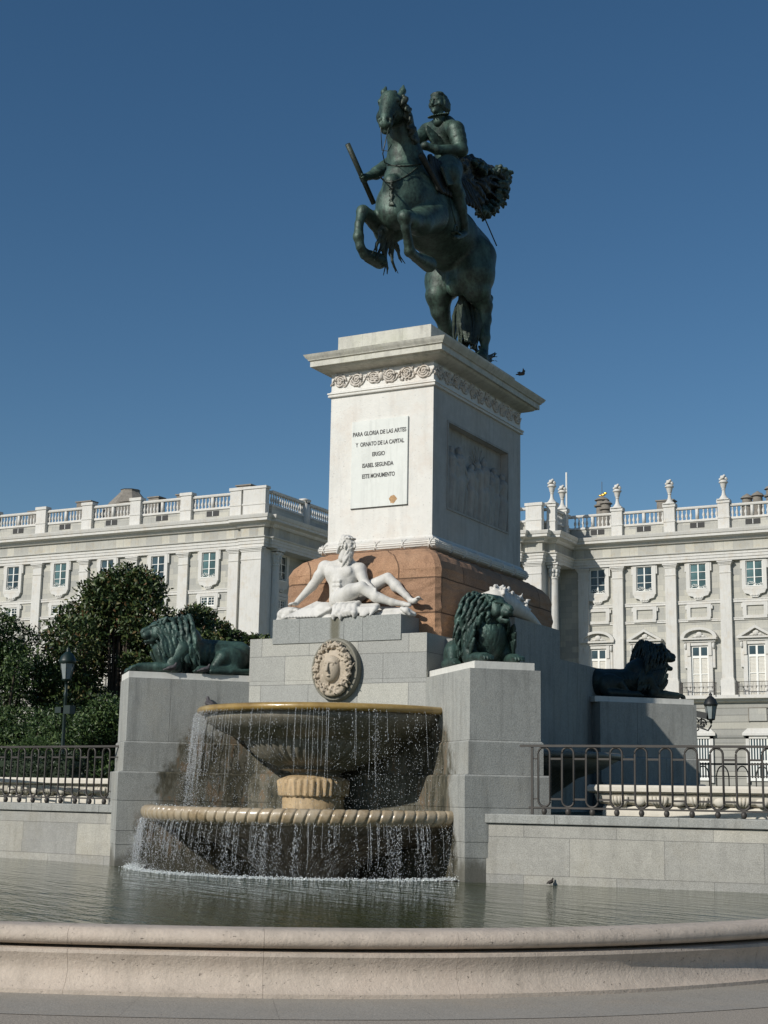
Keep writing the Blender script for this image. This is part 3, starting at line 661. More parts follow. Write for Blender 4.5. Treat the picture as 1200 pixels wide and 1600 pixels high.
# ------------------------------------------------------------------ bowls
def bowl(name, label, cx, cy, R, ztop, rr, under, flutes, rimmat, c2, a0, a1, n=96):
    t = thing(name, label, 'fountain bowl')
    # rim: rounded moulding, fluted or plain
    V = []; m = 16; N = 1120 if flutes else 160
    for i in range(N+1):
        a = a0+(a1-a0)*i/N; f = 1.
        if flutes: q = (i/N*flutes) % 1; f = .80+.20*min(1, 1.9*abs(math.sin(q*PI))); f -= .035*max(0, math.cos(q*2*PI*3))*(abs(q-.5) > .36)
        for k in range(m):
            b = 2*PI*k/m; r = R-rr[0]+rr[0]*f*math.cos(b)+(rr[0]*.2*math.sin(b) if flutes else 0); z = ztop-rr[1]+rr[1]*(.5+.5*f)*math.sin(b)
            aa = a+(.016*math.sin(b) if flutes else 0); V.append((cx+r*math.cos(aa), cy+r*math.sin(aa), z))
    F = [(i*m+k, (i+1)*m+k, (i+1)*m+(k+1) % m, i*m+(k+1) % m) for i in range(N) for k in range(m)]
    link('rim', V, F, rimmat, t, True)
    V = []; 
    for r, z, mixc, fl in under:
        x0 = cx*(1-mixc)+c2[0]*mixc; y0 = cy*(1-mixc)+c2[1]*mixc
        for i in range(n+1):
            a = a0+(a1-a0)*i/n*1.0; rf = r*(1+fl*(abs(math.sin(a*(28 if not flutes else 20)))-.5)); V.append((x0+rf*math.cos(a), y0+rf*math.sin(a), z))
    F = [(j*(n+1)+i, j*(n+1)+i+1, (j+1)*(n+1)+i+1, (j+1)*(n+1)+i) for j in range(len(under)-1) for i in range(n)]
    link('basin', V, F, 'bowl', t, True)
    return t
A0, A1 = -PI-.35, .35
ub = bowl('upper_bowl', 'upper round stone fountain bowl with smooth wet ochre rim below the spout mask', -12.24, 21.25, 2.28, 2.985, (.075, .062), [(2.06, 2.93, 0, 0), (2.08, 2.88, 0, 0), (2.17, 2.86, 0, 0), (2.10, 2.75, .05, 0), (1.90, 2.63, .15, 0), (1.64, 2.53, .3, 0), (1.42, 2.47, .42, 0), (1.37, 2.455, .45, .0), (1.33, 2.42, .5, .035), (1.20, 2.30, .62, .04), (1.02, 2.19, .8, .04), (.82, 2.11, .95, .04), (.66, 2.05, 1, .02), (.62, 2.0, 1, 0)], 0, 'ochre', (-12.31, 20.85), A0, A1, 300)
g = MB(); g.lathe([(.62, 2.0), (.44, 1.97), (.40, 1.93), (.42, 1.90), (.47, 1.87), (.50, 1.85)], (-12.31, 20.8, 0), 40); g.build('stem', 'bowl', ub, True)
g = MB(); g.lathe([(.0, 2.03), (1.9, 2.03)], (-12.31, 21.3, .86), 60, A0, A1); g.lathe([(0, 2.90), (2.18, 2.90)], (-12.24, 21.25, 0), 60, A0, A1); g.build('bowl_water', 'water', ub)
lb = bowl('lower_bowl', 'wide lower fountain bowl with gadrooned tan rim just above the pool', -12.31, 21.3, 3.09, 1.405, (.13, .125), [(2.85, 1.30, 0, 0), (2.9, 1.18, 0, 0), (2.86, 1.16, 0, 0), (2.6, 1.08, .1, 0), (2.0, .95, .3, .05), (1.4, .78, .7, .08), (.95, .58, 1, .09), (.75, .40, 1, .08), (.7, .2, 1, .03)], 66, 'wetrim', (-12.31, 20.6), A0, A1, 260)
g = MB(); g.lathe([(0, 1.35), (2.9, 1.35)], (-12.31, 21.3, 0), 80, A0, A1); g.build('bowl_water', 'water', lb)
# crusted fluted stump between the bowls
g = MB(); V = []; n = 150; prof = [(.50, 1.30, 0), (.50, 1.56, 0), (.485, 1.575, 0), (.55, 1.585, .5), (.55, 1.6, 1), (.56, 1.82, 1), (.54, 1.85, .6), (.42, 1.90, 0), (.3, 1.93, 0)]
for r, z, fl in prof:
    for k in range(n):
        a = 2*PI*k/n; q = r+fl*(.022*math.sin(a*34)+.012*math.sin(a*13+z*9)+random.uniform(-.008, .008)); V.append((-12.31+q*math.cos(a), 20.72+q*math.sin(a), z))
g.add(V, [(i*n+k, i*n+(k+1) % n, (i+1)*n+(k+1) % n, (i+1)*n+k) for i in range(len(prof)-1) for k in range(n)]); g.build('carved_stump', 'stump', ub, True)
# bowl of the shaded long side
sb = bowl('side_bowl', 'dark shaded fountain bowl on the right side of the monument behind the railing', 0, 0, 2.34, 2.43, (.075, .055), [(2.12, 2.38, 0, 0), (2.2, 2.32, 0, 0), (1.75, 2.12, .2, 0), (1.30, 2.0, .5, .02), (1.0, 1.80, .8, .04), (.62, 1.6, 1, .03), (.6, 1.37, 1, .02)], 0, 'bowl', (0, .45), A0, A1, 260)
sb.scale = (.72, .66, 1); sb.location = (-10.1, YA, -.02); sb.rotation_euler = (0, 0, PI/2)

# marble shell of the long side, seen over the lion's head
sd = SDF((-10.75, 22.1, 4.0), (-9.75, 25.9, 5.5), .02)
for t in np.linspace(0, 1, 60):
    y = 23.0+2.25*t; z = 4.99-.36*t**1.5; sd.cone((-10.5, y, z-.05), (-10.12+.05*math.sin(t*PI), y, z-.03*(1-t)), .10-.05*t, .18-.16*t, .05)
for k in range(170):
    t = random.random()*.6; p = np.array((-10.02+random.uniform(-.22, .05), 22.95+2.0*t, 5.10-.22*t+random.uniform(-.10, .10)))
    sd.chain([p, p+rng.uniform(-.06, .06, 3), p+rng.uniform(-.07, .07, 3)], [.032, .026, .012], .006)
sd.chain([(-10.3, 22.2, 4.55), (-10.35, 22.7, 4.78), (-10.4, 23.2, 4.95)], [.10, .15, .1], .05); sd.ell((-10.45, 22.35, 4.4), (.12, .2, .16), .05)
o = sd.mesh('marble_shell', 'god'); tag(o, 'white carved marble shell on the shaded side of the pedestal behind the lion\'s head', 'carving')

# ------------------------------------------------------------------ bronze horse and rider
es = thing('equestrian_statue', 'dark green bronze statue of a rearing horse and its rider on top of the pedestal', 'statue', loc=(XA, YA, 10.04))
def adopt(o, par=es):                                 # world built mesh -> child of a located Empty
    bpy.context.view_layer.update(); o.parent = par; o.matrix_parent_inverse = Matrix.Translation(-Vector(par.location)); return o
XB = -12.25
def P(x, y, dx=0.): return on(x, y, XB+dx)
bx0, bx1 = (-13.7, 21.3, 10.0), (-10.9, 28.6, 15.75)
h = SDF(bx0, bx1, .026)
chest, mid, loin, croup = P(640, 312), P(672, 345), P(700, 372), P(729, 398)
h.cone(chest, mid, .56, .60, .1); h.cone(mid, loin, .60, .60, .1); h.cone(loin, croup, .60, .56, .1)
h.ell(P(608, 322, -.14), (.26, .25, .36), .12); h.ell(P(640, 310, .16), (.33, .34, .44), .08); h.cone(P(628, 282), P(618, 335), .36, .30, .14)          # breast muscles
h.cone(P(612, 285), P(617, 345), .16, .12, .05)
# neck and head
nk = [P(638, 285, .0), P(634, 250, .0), P(629, 215, .0), P(624, 186), P(618, 166)]
h.chain(nk, [.46, .35, .28, .24, .20], .1)
sk = P(611, 160); f, l, u = frame((.30, -1, -.10)); dn = P(597, 214, .10)-sk; dn /= np.linalg.norm(dn); fa = np.cross(l, dn); fa /= np.linalg.norm(fa)
if fa[1] > 0: fa = -fa
def H(a, b, c): return sk+dn*a+l*b+fa*c               # along the face, to the horse's left, out of the face
h.ell(H(.07, 0, .0), (.27, .20, .22), .05, (dn, l, fa)); h.cone(H(.05, 0, .09), H(.62, 0, .05), .18, .11, .06)
h.cone(H(.22, .09, -.12), H(.30, -.09, -.12), .17, .17, .08); h.cone(H(.3, 0, -.1), H(.68, 0, -.06), .14, .10, .06)
h.ell(H(.68, 0, .0), (.12, .135, .12), .04, (dn, l, fa)); h.ell(H(.74, 0, -.11), (.09, .095, .06), .02, (dn, l, fa)); h.cone(H(-.12, 0, -.12), H(.1, 0, -.2), .2, .2, .08)
for q in (-1, 1):
    h.ell(H(.14, .175*q, .12), (.08, .05, .05), .03, (dn, l, fa)); h.ell(H(.175, .20*q, .105), (.036, .026, .03), .008, (dn, l, fa)); h.ell(H(.22, .19*q, .12), (.07, .03, .022), .015, (dn, l, fa), sub=True)
    h.ell(H(.70, .082*q, .10), (.05, .036, .045), .012, (dn, l, fa), sub=True); h.ell(H(.66, .115*q, .07), (.045, .03, .04), .02, (dn, l, fa)); h.ell(H(.42, .13*q, .07), (.16, .035, .04), .04, (dn, l, fa), sub=True)
    e0 = H(-.14, .14*q, .0); e1 = H(-.50, .17*q, .03)
    h.chain([e0, (e0*.5+e1*.5)+l*q*.025, e1], [.06, .068, .016], .02)
    h.ell(e0*.5+e1*.5+fa*.075, (.07, .02, .03), .006, (dn, l, fa), sub=True)
    h.cone(H(.10, .145*q, .03), H(.60, .07*q, .06), .055, .035, .03)
h.ell(H(.80, 0, -.03), (.02, .10, .015), .005, (dn, l, fa), sub=True)
# forelegs: joints traced with a lateral distance from the axis
def leg(js, rs, k=.04): h.chain([P(*j) for j in js], rs, k)
leg([(628, 345, -.22), (606, 362, -.34), (588, 347, -.42), (567, 331, -.46)], [.34, .25, .155, .125], .08)
leg([(567, 330, -.46), (561, 350, -.46), (560, 370, -.45), (563, 386, -.43), (570, 398, -.41)], [.115, .078, .098, .078, .10])
h.cone(P(570, 396, -.41), P(575, 400, -.40), .10, .11, .02); h.cone(P(577, 401, -.40), P(593, 408, -.36), .125, .15, .012)
leg([(672, 338, .34), (655, 348, .42), (642, 345, .46), (632, 339, .50)], [.36, .24, .17, .135], .08)
leg([(632, 340, .50), (634, 357, .50), (638, 378, .48), (640, 393, .46), (650, 402, .42)], [.125, .083, .082, .10, .09])
h.cone(P(650, 402, .42), P(656, 405, .40), .10, .115, .02); h.cone(P(658, 406, .39), P(670, 413, .34), .125, .155, .012)
# hind legs: near one on the right, far one on the left
leg([(738, 405, .36), (742, 432, .46), (746, 455, .52), (757, 478, .58), (759, 500, .60), (757, 528, .62), (757, 545, .64)], [.50, .40, .26, .155, .105, .105, .075], .08)
leg([(757, 545, .64), (756, 550, .65)], [.08, .09], .02); leg([(755, 552, .65), (752, 560, .66)], [.105, .14], .01)
leg([(757, 478, .58), (764, 466, .55)], [.13, .09], .03)
leg([(712, 415, -.30), (694, 440, -.40), (686, 462, -.44), (688, 486, -.46), (697, 512, -.48), (706, 535, -.50), (712, 552, -.50)], [.52, .40, .27, .19, .145, .10, .12], .08)
leg([(722, 425, .05), (712, 448, .1)], [.42, .2], .1)
body = adopt(h.mesh('horse', 'bronze'))
# mane, forelock, fetlock hair, tail
m = SDF(bx0, bx1, .022)
for k in range(30):
    t = k/29
    for s_ in (0, 1, 2):
        q0 = P(630+19*t**.9, 150+72*t, .08+.10*s_); pts = [q0+np.array((.05*math.sin(j*1.1+k), .05*math.sin(j*1.3+k*1.7), -.055*j)) for j in range(5)]
        m.chain(pts, [.035, .04, .035, .026, .012], .015)
for k in range(9): a = -1+k/4; m.chain([H(-.16, .05*a, .05), H(-.06, .10*a, .17), H(.06, .14*a+.02*math.sin(k*3), .17), H(.16+.02*math.sin(k*5), .17*a, .12)], [.04, .04, .03, .012], .015)
for k in range(8): q = random.uniform(-.15, .2); m.chain([H(-.05, .12, -.1+q), H(.02+.05*math.sin(k), .24, -.14+q), H(.12, .27+.03*math.sin(k*2), -.1+q)], [.03, .025, .012], .015)
m.chain([H(-.14, 0, 0), H(-.26, .01, .02)], [.06, .02], .02)
adopt(m.mesh('mane', 'bronze_hair'))
m = SDF(bx0, bx1, .022)
for k in range(30):                                   # tail falls between the hind legs onto the plinth
    a = k*2.4; r = .05+.10*random.random(); pts = []
    for t in np.linspace(0, 1, 9):
        px = 738-12*t+6*math.sin(t*3)+random.uniform(-1, 1); py = 415+125*t
        pts.append(P(px, py, .10+.25*t)+np.array((r*1.6*math.cos(a+t*2), r*1.6*math.sin(a+t*2), 0))*(.4+1.1*math.sin(min(1, t*1.1)*PI*.75)))
    m.chain(pts, [.06, .055, .05, .05, .045, .04, .035, .028, .014], .012)
for k in range(12): m.chain([P(740+random.uniform(-14, 20), 548+random.uniform(-8, 12), .45), P(750+random.uniform(-10, 18), 560, .5), P(760+random.uniform(0, 18), 560+random.uniform(-10, 6), .55)], [.03, .025, .012], .01)
adopt(m.mesh('tail', 'bronze_hair'))
m = SDF(bx0, bx1, .02)
for (x0, y0), (x1, y1) in (((603, 366), (604, 428)), ((608, 366), (617, 425)), ((600, 362), (590, 405)), ((613, 366), (628, 410)), ((596, 362), (586, 395)), ((606, 370), (610, 400)), ((598, 370), (601, 415)), ((615, 366), (620, 396))):
    n = 8; pts = [P(x0+(x1-x0)*t+1.6*math.sin(t*9+x0), y0+(y1-y0)*t, -.25) for t in np.linspace(0, 1, n)]; m.chain(pts, list(np.linspace(.055, .016, n)), .015)
    e = (x1, y1); m.cone(pts[-3], P(x1+random.choice((-5, 5)), y1+2, -.25), .022, .012, .01)
m.ell(P(603, 358, -.25), (.16, .18, .2), .06)
adopt(m.mesh('hanging_tassel', 'bronze_hair'))
g = MB(); g.tube([H(.76, .08, .0), P(598, 240, .05), P(601, 254, .0), P(610, 258, .1)], .012, 6); g.tube([H(.76, -.08, .0), P(597, 235, -.1), P(606, 236, .1), P(612, 226, .15)], .010, 6)
g.tube([H(.5, 0, .15), H(.5, .13, .05), H(.45, .15, -.08)], .014, 5); g.tube([H(.5, 0, .15), H(.5, -.13, .05), H(.45, -.15, -.08)], .014, 5); g.tube([H(-.02, .17, 0), H(.3, .155, .0), H(.7, .11, -.03)], .013, 5)
adopt(g.build('bridle', 'bronze_hair', None, True))
m = SDF(bx0, bx1, .02)
fx = lambda x, y, o: on(x, y, XB+.0)+np.array((o, 0, 0))
ch = P(612, 300); 
m.F[:] = 1e3
def surf(x, y, X0=.45):                               # first point of the sculpted horse hit along a line of sight
    d = FW*CF+RT*(x-600)+UP*(800-y); d.normalize()
    ok, loc, nrm, _ = body.data_ray(d) if 0 else body.ray_cast(body.matrix_world.inverted() @ CAM, d)
    return np.array(loc if ok else (0, 0, 0)) if ok else None
bpy.context.view_layer.update(); bi = body.matrix_world.copy()
def hit(x, y, out=.02):
    d = (FW*CF+RT*(x-600)+UP*(800-y)).normalized(); inv = bi.inverted()
    ok, loc, nrm, _ = body.ray_cast(inv @ CAM, d)
    if not ok: return P(x, y, .3)
    return np.array(bi @ loc)+np.array(nrm)*out
for k in range(9): q = hit(611.5+.8*math.sin(k*2.1), 284+3.6*k, .012); m.ell(q, (.038 if k % 3 else .06, .03, .026), .006)
for k in range(7): q = hit(612.5, 315, .02); m.chain([q, q+np.array((.014*(k-3), -.02, -.05)), q+np.array((.019*(k-3), -.015, -.10))], [.014, .015, .008], .004)
for a, b in (((612, 285), (652, 262)), ((612, 285), (594, 276)), ((606, 258), (658, 256))):
    pts = [hit(a[0]+(b[0]-a[0])*t, a[1]+(b[1]-a[1])*t+ (3*math.sin(t*PI)), .01) for t in np.linspace(0, 1, 9)]; m.chain(pts, [.018]*9, .01)
adopt(m.mesh('chest_harness', 'bronze_hair'))
# rider: one continuous figure, armour and boots; helper joints in metres
r = SDF((-13.9, 22.3, 11.3), (-10.9, 27.6, 15.6), .018)
hp = P(702, 262, .0); wa = P(700, 243, .02); ct = P(697, 215, .0); nb = P(688, 190, -.02)
r.cone(hp, wa, .30, .25, .08); r.cone(wa, ct, .26, .33, .08); r.cone(ct, P(694, 200, 0), .32, .26, .08)
sR, sL = P(668, 205, -.38)+np.array((0, 0, .0)), P(712, 203, .38)
r.cone(P(694, 200, .0), sL, .22, .17, .08); r.cone(P(694, 200, 0), sR, .22, .17, .08)
r.cone(nb+np.array((0, 0, -.12)), P(686, 180, .0), .12, .10, .05)
el = P(721, 235, .52); wr = P(682, 234, .22); hd = P(664, 228, .05)
r.chain([sL, el], [.175, .135], .05); r.chain([el, wr, hd], [.13, .09, .075], .04); r.ell(hd, (.10, .09, .08), .03)
for q, rr in ((.35, .175), (.62, .162)): c = sL*(1-q)+el*q; r.cone(c+np.array((0, 0, .015)), c-np.array((0, 0, .015)), rr, rr, .01)   # sleeve bands
hr = P(569, 278, -.95); er = P(600, 262, -.75)
r.chain([sR, er, P(585, 272, -.85), hr], [.15, .125, .10, .07], .04)
for k in range(6): q = np.array(er)*(1-k/6)+np.array(P(585, 272, -.85))*k/6; r.cone(q, q+np.array((0, 0, .01)), .125+.012*(k % 2), .12, .008)
r.ell(hr, (.085, .09, .085), .02)
b0, b1 = P(543, 225, -1.0), P(584, 318, -.92); bd = (b1-b0)/np.linalg.norm(b1-b0); pc = b0+bd*np.dot(hr-b0, bd)
for k in range(4):                                    # fingers closed round the baton
    c = pc+bd*(-.055+.035*k); a1_, a2_, a3_ = frame(bd, (0, 1, .2)); pts = [c+.062*(math.cos(t)*a2_+math.sin(t)*a3_) for t in np.linspace(.4, 4.6, 7)]; r.chain(pts, [.024, .023, .022, .021, .02, .019, .016], .008)
r.chain([hr, pc+bd*-.09+np.array((.03, -.03, 0)), pc+bd*-.03+np.array((-.02, -.06, 0))], [.035, .028, .02], .01)
# puffed breeches, boots
r.chain([hp, P(698, 268, .38), P(700, 276, .52), P(709, 289, .62)], [.30, .30, .26, .15], .06)
for k in range(7): a = k/6*PI; r.cone(P(690+16*k/6, 262, .60), P(699+11*k/6, 288, .66), .045, .03, .02)
r.chain([P(709, 289, .62), P(715, 306, .62), P(719, 326, .62), P(724, 348, .62), P(727, 362, .62)], [.155, .135, .135, .10, .075], .03)
r.cone(P(713, 300, .62), P(716, 305, .62), .155, .15, .012)
r.chain([P(727, 364, .60), P(718, 370, .64), P(711, 371, .68)], [.075, .07, .05], .02)
r.chain([hp, P(672, 275, -.5), P(652, 290, -.62), P(655, 330, -.62), P(655, 360, -.6)], [.30, .28, .16, .13, .08], .06)
# sash across the chest
for k in range(2, 7):
    o_ = .045*k; pts = [P(672+26*t, 197+32*t+5*math.sin(t*4+k)+k*2.2, -.16+.22*t)+np.array((.0, -.16, 0)) for t in np.linspace(0, 1, 8)]; r.chain(pts, [.028]*8, .02)
adopt(r.mesh('rider', 'bronze'))
# rider's head with face, moustache, hair and wide collar
r = SDF((-12.8, 24.0, 13.8), (-11.7, 26.6, 15.7), .0135)
hc = P(684, 163, 0); f, l, u = frame((-.10, -1, -.06))
def G(a, b, c): return hc+f*a+l*b+u*c
r.ell(G(0, 0, .03), (.19, .155, .205), .03, (f, l, u)); r.ell(G(.06, 0, -.08), (.135, .115, .15), .04, (f, l, u)); r.ell(G(.13, 0, -.185), (.06, .065, .055), .03, (f, l, u))
r.cone(G(.185, 0, .04), G(.215, 0, -.055), .018, .032, .015)
for q in (-1, 1):
    r.ell(G(.175, .06*q, .025), (.03, .036, .022), .015, (f, l, u), sub=True); r.ell(G(.158, .06*q, .022), (.022, .026, .015), .006, (f, l, u)); r.cone(G(.178, .025*q, .055), G(.155, .10*q, .052), .014, .012, .01)
    r.ell(G(.10, .115*q, -.04), (.05, .035, .06), .03, (f, l, u)); r.chain([G(.195, .012*q, -.082), G(.18, .065*q, -.082), G(.15, .10*q, -.06)], [.018, .017, .008], .008)
    for k in range(6):                                # hair to the collar at the sides
        x = .0-.035*k; r.chain([G(x, .135*q, .12), G(x-.01, .158*q, .02), G(x-.02, .15*q, -.09), G(x-.03, .12*q, -.16)], [.026, .032, .030, .014], .010)
r.ell(G(.178, 0, -.125), (.02, .04, .010), .006, (f, l, u), sub=True); r.ell(G(.18, 0, -.145), (.018, .032, .012), .01, (f, l, u)); r.ell(G(.165, 0, -.215), (.02, .022, .035), .012, (f, l, u))
for k in range(11): a = -1+k/5; r.chain([G(.13-.02*a*a, .09*a, .19-.02*a*a), G(.02, .12*a, .235-.04*a*a), G(-.14, .11*a, .16)], [.018, .026, .04], .02)
r.ell(G(-.06, 0, .03), (.15, .145, .18), .03, (f, l, u))
r.cone(G(-.02, 0, -.15), G(-.03, 0, -.36), .10, .12, .02)
for k in range(24): a = k/24*2*PI; c = G(-.02+.20*math.cos(a), .22*math.sin(a), -.235-.06*math.cos(a)); r.cone(G(-.02, 0, -.24), c, .020, .016, .03)
adopt(r.mesh('rider_head', 'bronze'))
g = MB(); g.tube([b0, b1], .052, 12); adopt(g.build('baton', 'bronze_hair', None, True))
g = MB(); g.tube([P(700, 250, .5), P(742, 315, .75), P(757, 340, .8), P(776, 384, .85)], .014, 6); adopt(g.build('sword', 'bronze_hair', None, True))
g = MB(); pts = [P(713, 352, .66)+np.array((0, .0, 0))+np.array((.0, .095*math.sin(a), .12*math.cos(a)-.12)) for a in np.linspace(-PI*.62, PI*.62, 13)]; pts.append(pts[0]); g.tube(pts, .02, 6, False)
g.obox((np.array(pts[0])+np.array(pts[-2]))/2, ((1, 0, 0), (0, 1, 0), (0, 0, 1)), (.07, .10, .015)); g.tube([P(703, 310, .6), P(712, 350, .66)], .018, 5); adopt(g.build('stirrup', 'bronze', None, True))
# saddle cloth, pistol holster and the flying cape with its ragged hem
m = SDF(bx0, bx1, .024)
for k in range(14): t = k/13; m.cone(P(672+60*t, 245+45*t, .40), P(683+66*t, 296+30*t, .56), .06, .05, .03)
m.cone(P(659, 244, .45), P(690, 300, .62), .07, .05, .02)
adopt(m.mesh('saddle_cloth', 'bronze_black'))
m = SDF((-13.2, 24.0, 12.0), (-10.3, 29.0, 15.0), .022)
top = [(708, 243), (728, 249), (746, 257), (763, 269), (779, 270), (794, 272)]; bot = [(716, 290), (730, 312), (745, 330), (758, 338), (772, 334), (787, 318)]
hem = [(793, 276), (791, 290), (785, 306), (775, 321), (762, 331), (749, 326), (736, 314), (722, 298)]
def along(path, t):
    i = min(len(path)-2, int(t*(len(path)-1))); q = t*(len(path)-1)-i; return np.array(path[i])*(1-q)+np.array(path[i+1])*q
for k in range(60):
    t = k/59; e = along(hem, t)+rng.uniform(-3, 3, 2); a = along([(716, 246), (708, 262), (712, 278)], t); dx = .20+.13*math.sin(k*.9+random.random())
    mid_ = (a+e)/2+np.array((2, -9*(1-t)+3)); w0 = random.uniform(.03, .055)
    pts = [P(*((1-q)**2*a+2*q*(1-q)*mid_+q*q*e), .30*(1-q)+dx*q+.05*math.sin(q*6+k)) for q in np.linspace(0, 1, 8)]; m.chain(pts, [.06, .065, .065, .065, .065, .06, w0, w0*.6], .035)
for k in range(14): e = along([(728, 248), (745, 254), (762, 268), (780, 268)], k/13); m.chain([P(712, 248, .25), P(*(e*.6+np.array((712, 248))*.4+np.array((0, -2))), .2), P(*e, .15)], [.07, .08, .05], .03)
cp_ = m.mesh('cape', 'bronze_black')
def crumple(o, amp, sca):
    from mathutils import noise as mn
    co = [v.co.copy() for v in o.data.vertices]; no = [v.normal.copy() for v in o.data.vertices]
    for v, p, q in zip(o.data.vertices, co, no):
        w_ = mn.noise(p*sca)+.5*mn.noise(p*sca*2.1)+.25*mn.noise(p*sca*4.3); v.co = p+q*amp*w_+Vector((mn.noise(p*sca*.6+Vector((9, 0, 0))), 0, mn.noise(p*sca*.6)))*amp*1.2
    o.data.update()
crumple(cp_, .075, 3.2); adopt(cp_)
m = SDF((-13.2, 24.0, 12.0), (-10.3, 29.0, 15.0), .02)
for k in range(200):                                  # ragged tufts of the hem, lit look put in by the lighter bronze
    t = random.random(); path = [(796, 273), (797, 283), (793, 297), (789, 310), (782, 322), (772, 332), (760, 338), (748, 330)] if random.random() < .72 else [(734, 251), (748, 257), (757, 265), (762, 271), (778, 267), (796, 271)]
    a = along(path, t)+rng.uniform(-7, 1, 2); dx = .22+random.uniform(-.22, .3); p0 = P(a[0], a[1], dx); d_ = rng.uniform(-.05, .05, 3)
    i_ = a*.82+np.array((738, 288))*.18; m.chain([P(i_[0], i_[1], dx*.8), p0, p0+d_, p0+d_*1.6+np.array((0, 0, -.03))], [.05, .045, .038, .022], .03)
adopt(m.mesh('cape_fringe', 'bronze'))

# ------------------------------------------------------------------ reclining river god
def river_god():
    s = SDF((-13.85, 21.05, 4.5), (-10.75, 22.5, 6.2), .0125)
    s.chain([(-12.50, 21.78, 4.92), (-12.52, 21.80, 5.08), (-12.50, 21.80, 5.25)], [.20, .175, .20], .05)                 # pelvis, waist, ribs
    s.cone((-12.63, 21.80, 5.38), (-12.35, 21.83, 5.36), .18, .18, .05); s.cone((-12.66, 21.8, 5.3), (-12.55, 21.8, 5.08), .11, .11, .06); s.cone((-12.32, 21.82, 5.28), (-12.42, 21.8, 5.05), .11, .12, .05); s.cone((-12.75, 21.82, 5.50), (-12.42, 21.82, 5.60), .07, .09, .06); s.cone((-12.2, 21.84, 5.46), (-12.40, 21.82, 5.58), .07, .09, .06)
    for q, x in ((-1, -12.62), (1, -12.37)): s.ell((x, 21.672, 5.40), (.135, .045, .085), .05)                               # pectorals
    for i in range(3):
        for x in (-12.545, -12.455): s.ell((x+.01, 21.615, 5.22-.075*i), (.04, .025, .032), .02)
    s.cone((-12.44, 21.82, 5.47), (-12.39, 21.78, 5.68), .115, .095, .05)
    A = (-12.83, 21.80, 5.49); B = (-13.03, 21.72, 5.18); C = (-13.27, 21.62, 4.90)
    s.cone((-12.6, 21.82, 5.45), A, .13, .12, .05); s.ell(A, (.135, .12, .135), .03); s.cone(A, B, .105, .076, .03); s.ell((np.array(A)+B)/2+(0, -.02, 0), (.088, .085, .11), .04); s.cone(B, C, .082, .048, .03)
    s.ell((-13.30, 21.60, 4.86), (.07, .055, .035), .02)
    for k in range(4): s.chain([(-13.31, 21.57+.03*k, 4.865), (-13.37, 21.55+.03*k, 4.862), (-13.42+.012*abs(k-1.5), 21.53+.03*k, 4.835)], [.018, .016, .011], .006)
    s.chain([(-13.27, 21.56, 4.87), (-13.30, 21.51, 4.86), (-13.34, 21.485, 4.84)], [.022, .019, .013], .008)
    A = (-12.16, 21.84, 5.43); B = (-12.04, 21.80, 5.17); C = (-11.80, 21.60, 5.06)
    s.cone((-12.38, 21.82, 5.42), A, .12, .11, .05); s.ell(A, (.10, .10, .11), .03); s.cone(A, B, .11, .082, .03); s.cone(B, C, .085, .05, .03)
    s.ell((-11.76, 21.55, 5.045), (.06, .05, .04), .02)
    for k in range(4): s.chain([(-11.76+.028*k, 21.52, 5.045-.004*k), (-11.745+.030*k, 21.485, 4.99), (-11.74+.030*k, 21.48, 4.925+.012*abs(k-1.5))], [.019, .017, .012], .006)
    s.chain([(-11.80, 21.54, 5.05), (-11.82, 21.49, 5.0), (-11.81, 21.475, 4.955)], [.022, .019, .013], .008)
    # near leg folded in front, far leg with raised knee
    s.chain([(-12.42, 21.62, 4.90), (-12.15, 21.52, 5.00), (-11.93, 21.50, 5.07)], [.165, .135, .10], .04); s.ell((-11.92, 21.475, 5.085), (.075, .06, .07), .02)
    s.chain([(-11.92, 21.50, 5.05), (-11.68, 21.54, 4.90), (-11.40, 21.60, 4.80), (-11.22, 21.65, 4.77)], [.095, .088, .060, .045], .03); s.ell((-11.66, 21.58, 4.88), (.13, .07, .075), .04)
    s.chain([(-11.22, 21.66, 4.765), (-11.08, 21.62, 4.74)], [.05, .035], .02)
    s.chain([(-12.38, 21.92, 4.95), (-12.05, 21.98, 5.12), (-11.70, 21.97, 5.27)], [.16, .13, .095], .04); s.ell((-11.66, 21.93, 5.28), (.075, .07, .07), .02)
    s.chain([(-11.66, 21.94, 5.27), (-11.47, 21.90, 5.11), (-11.26, 21.86, 4.93), (-11.17, 21.84, 4.85)], [.09, .083, .055, .045], .03); s.ell((-11.50, 21.93, 5.11), (.10, .08, .10), .04)
    s.chain([(-11.17, 21.85, 4.84), (-11.08, 21.80, 4.83), (-10.98, 21.76, 4.87)], [.055, .046, .036], .02)
    for k in range(5): s.chain([(-10.99, 21.71+.026*k, 4.87), (-10.955+.008*k*0, 21.70+.026*k, 4.882-.006*k), (-10.93, 21.70+.026*k, 4.868-.006*k)], [.019-.0015*k, .017-.0015*k, .013], .005)
    return s.mesh('body', 'god')
rg = thing('river_god_statue', 'white marble statue of a bearded river god reclining above the spout mask', 'statue', loc=(-12.31, 21.8, 4.555))
adopt(river_god(), rg)
s = SDF((-12.8, 21.2, 5.1), (-11.95, 22.15, 6.2), .010)
hc = np.array((-12.33, 21.70, 5.855)); f, l, u = frame((.98, -.10, -.16))
def K(a, b, c): return hc+f*a+l*b+u*c
s.ell(K(-.02, 0, .03), (.135, .11, .13), .02, (f, l, u)); s.ell(K(.05, 0, -.05), (.09, .078, .10), .03, (f, l, u)); s.cone(K(-.02, 0, -.1), K(-.06, 0, -.24), .08, .085, .03)
s.cone(K(.135, 0, .03), K(.158, 0, -.025), .012, .020, .01); s.cone(K(.11, 0, .052), K(.125, 0, .045), .02, .02, .02)
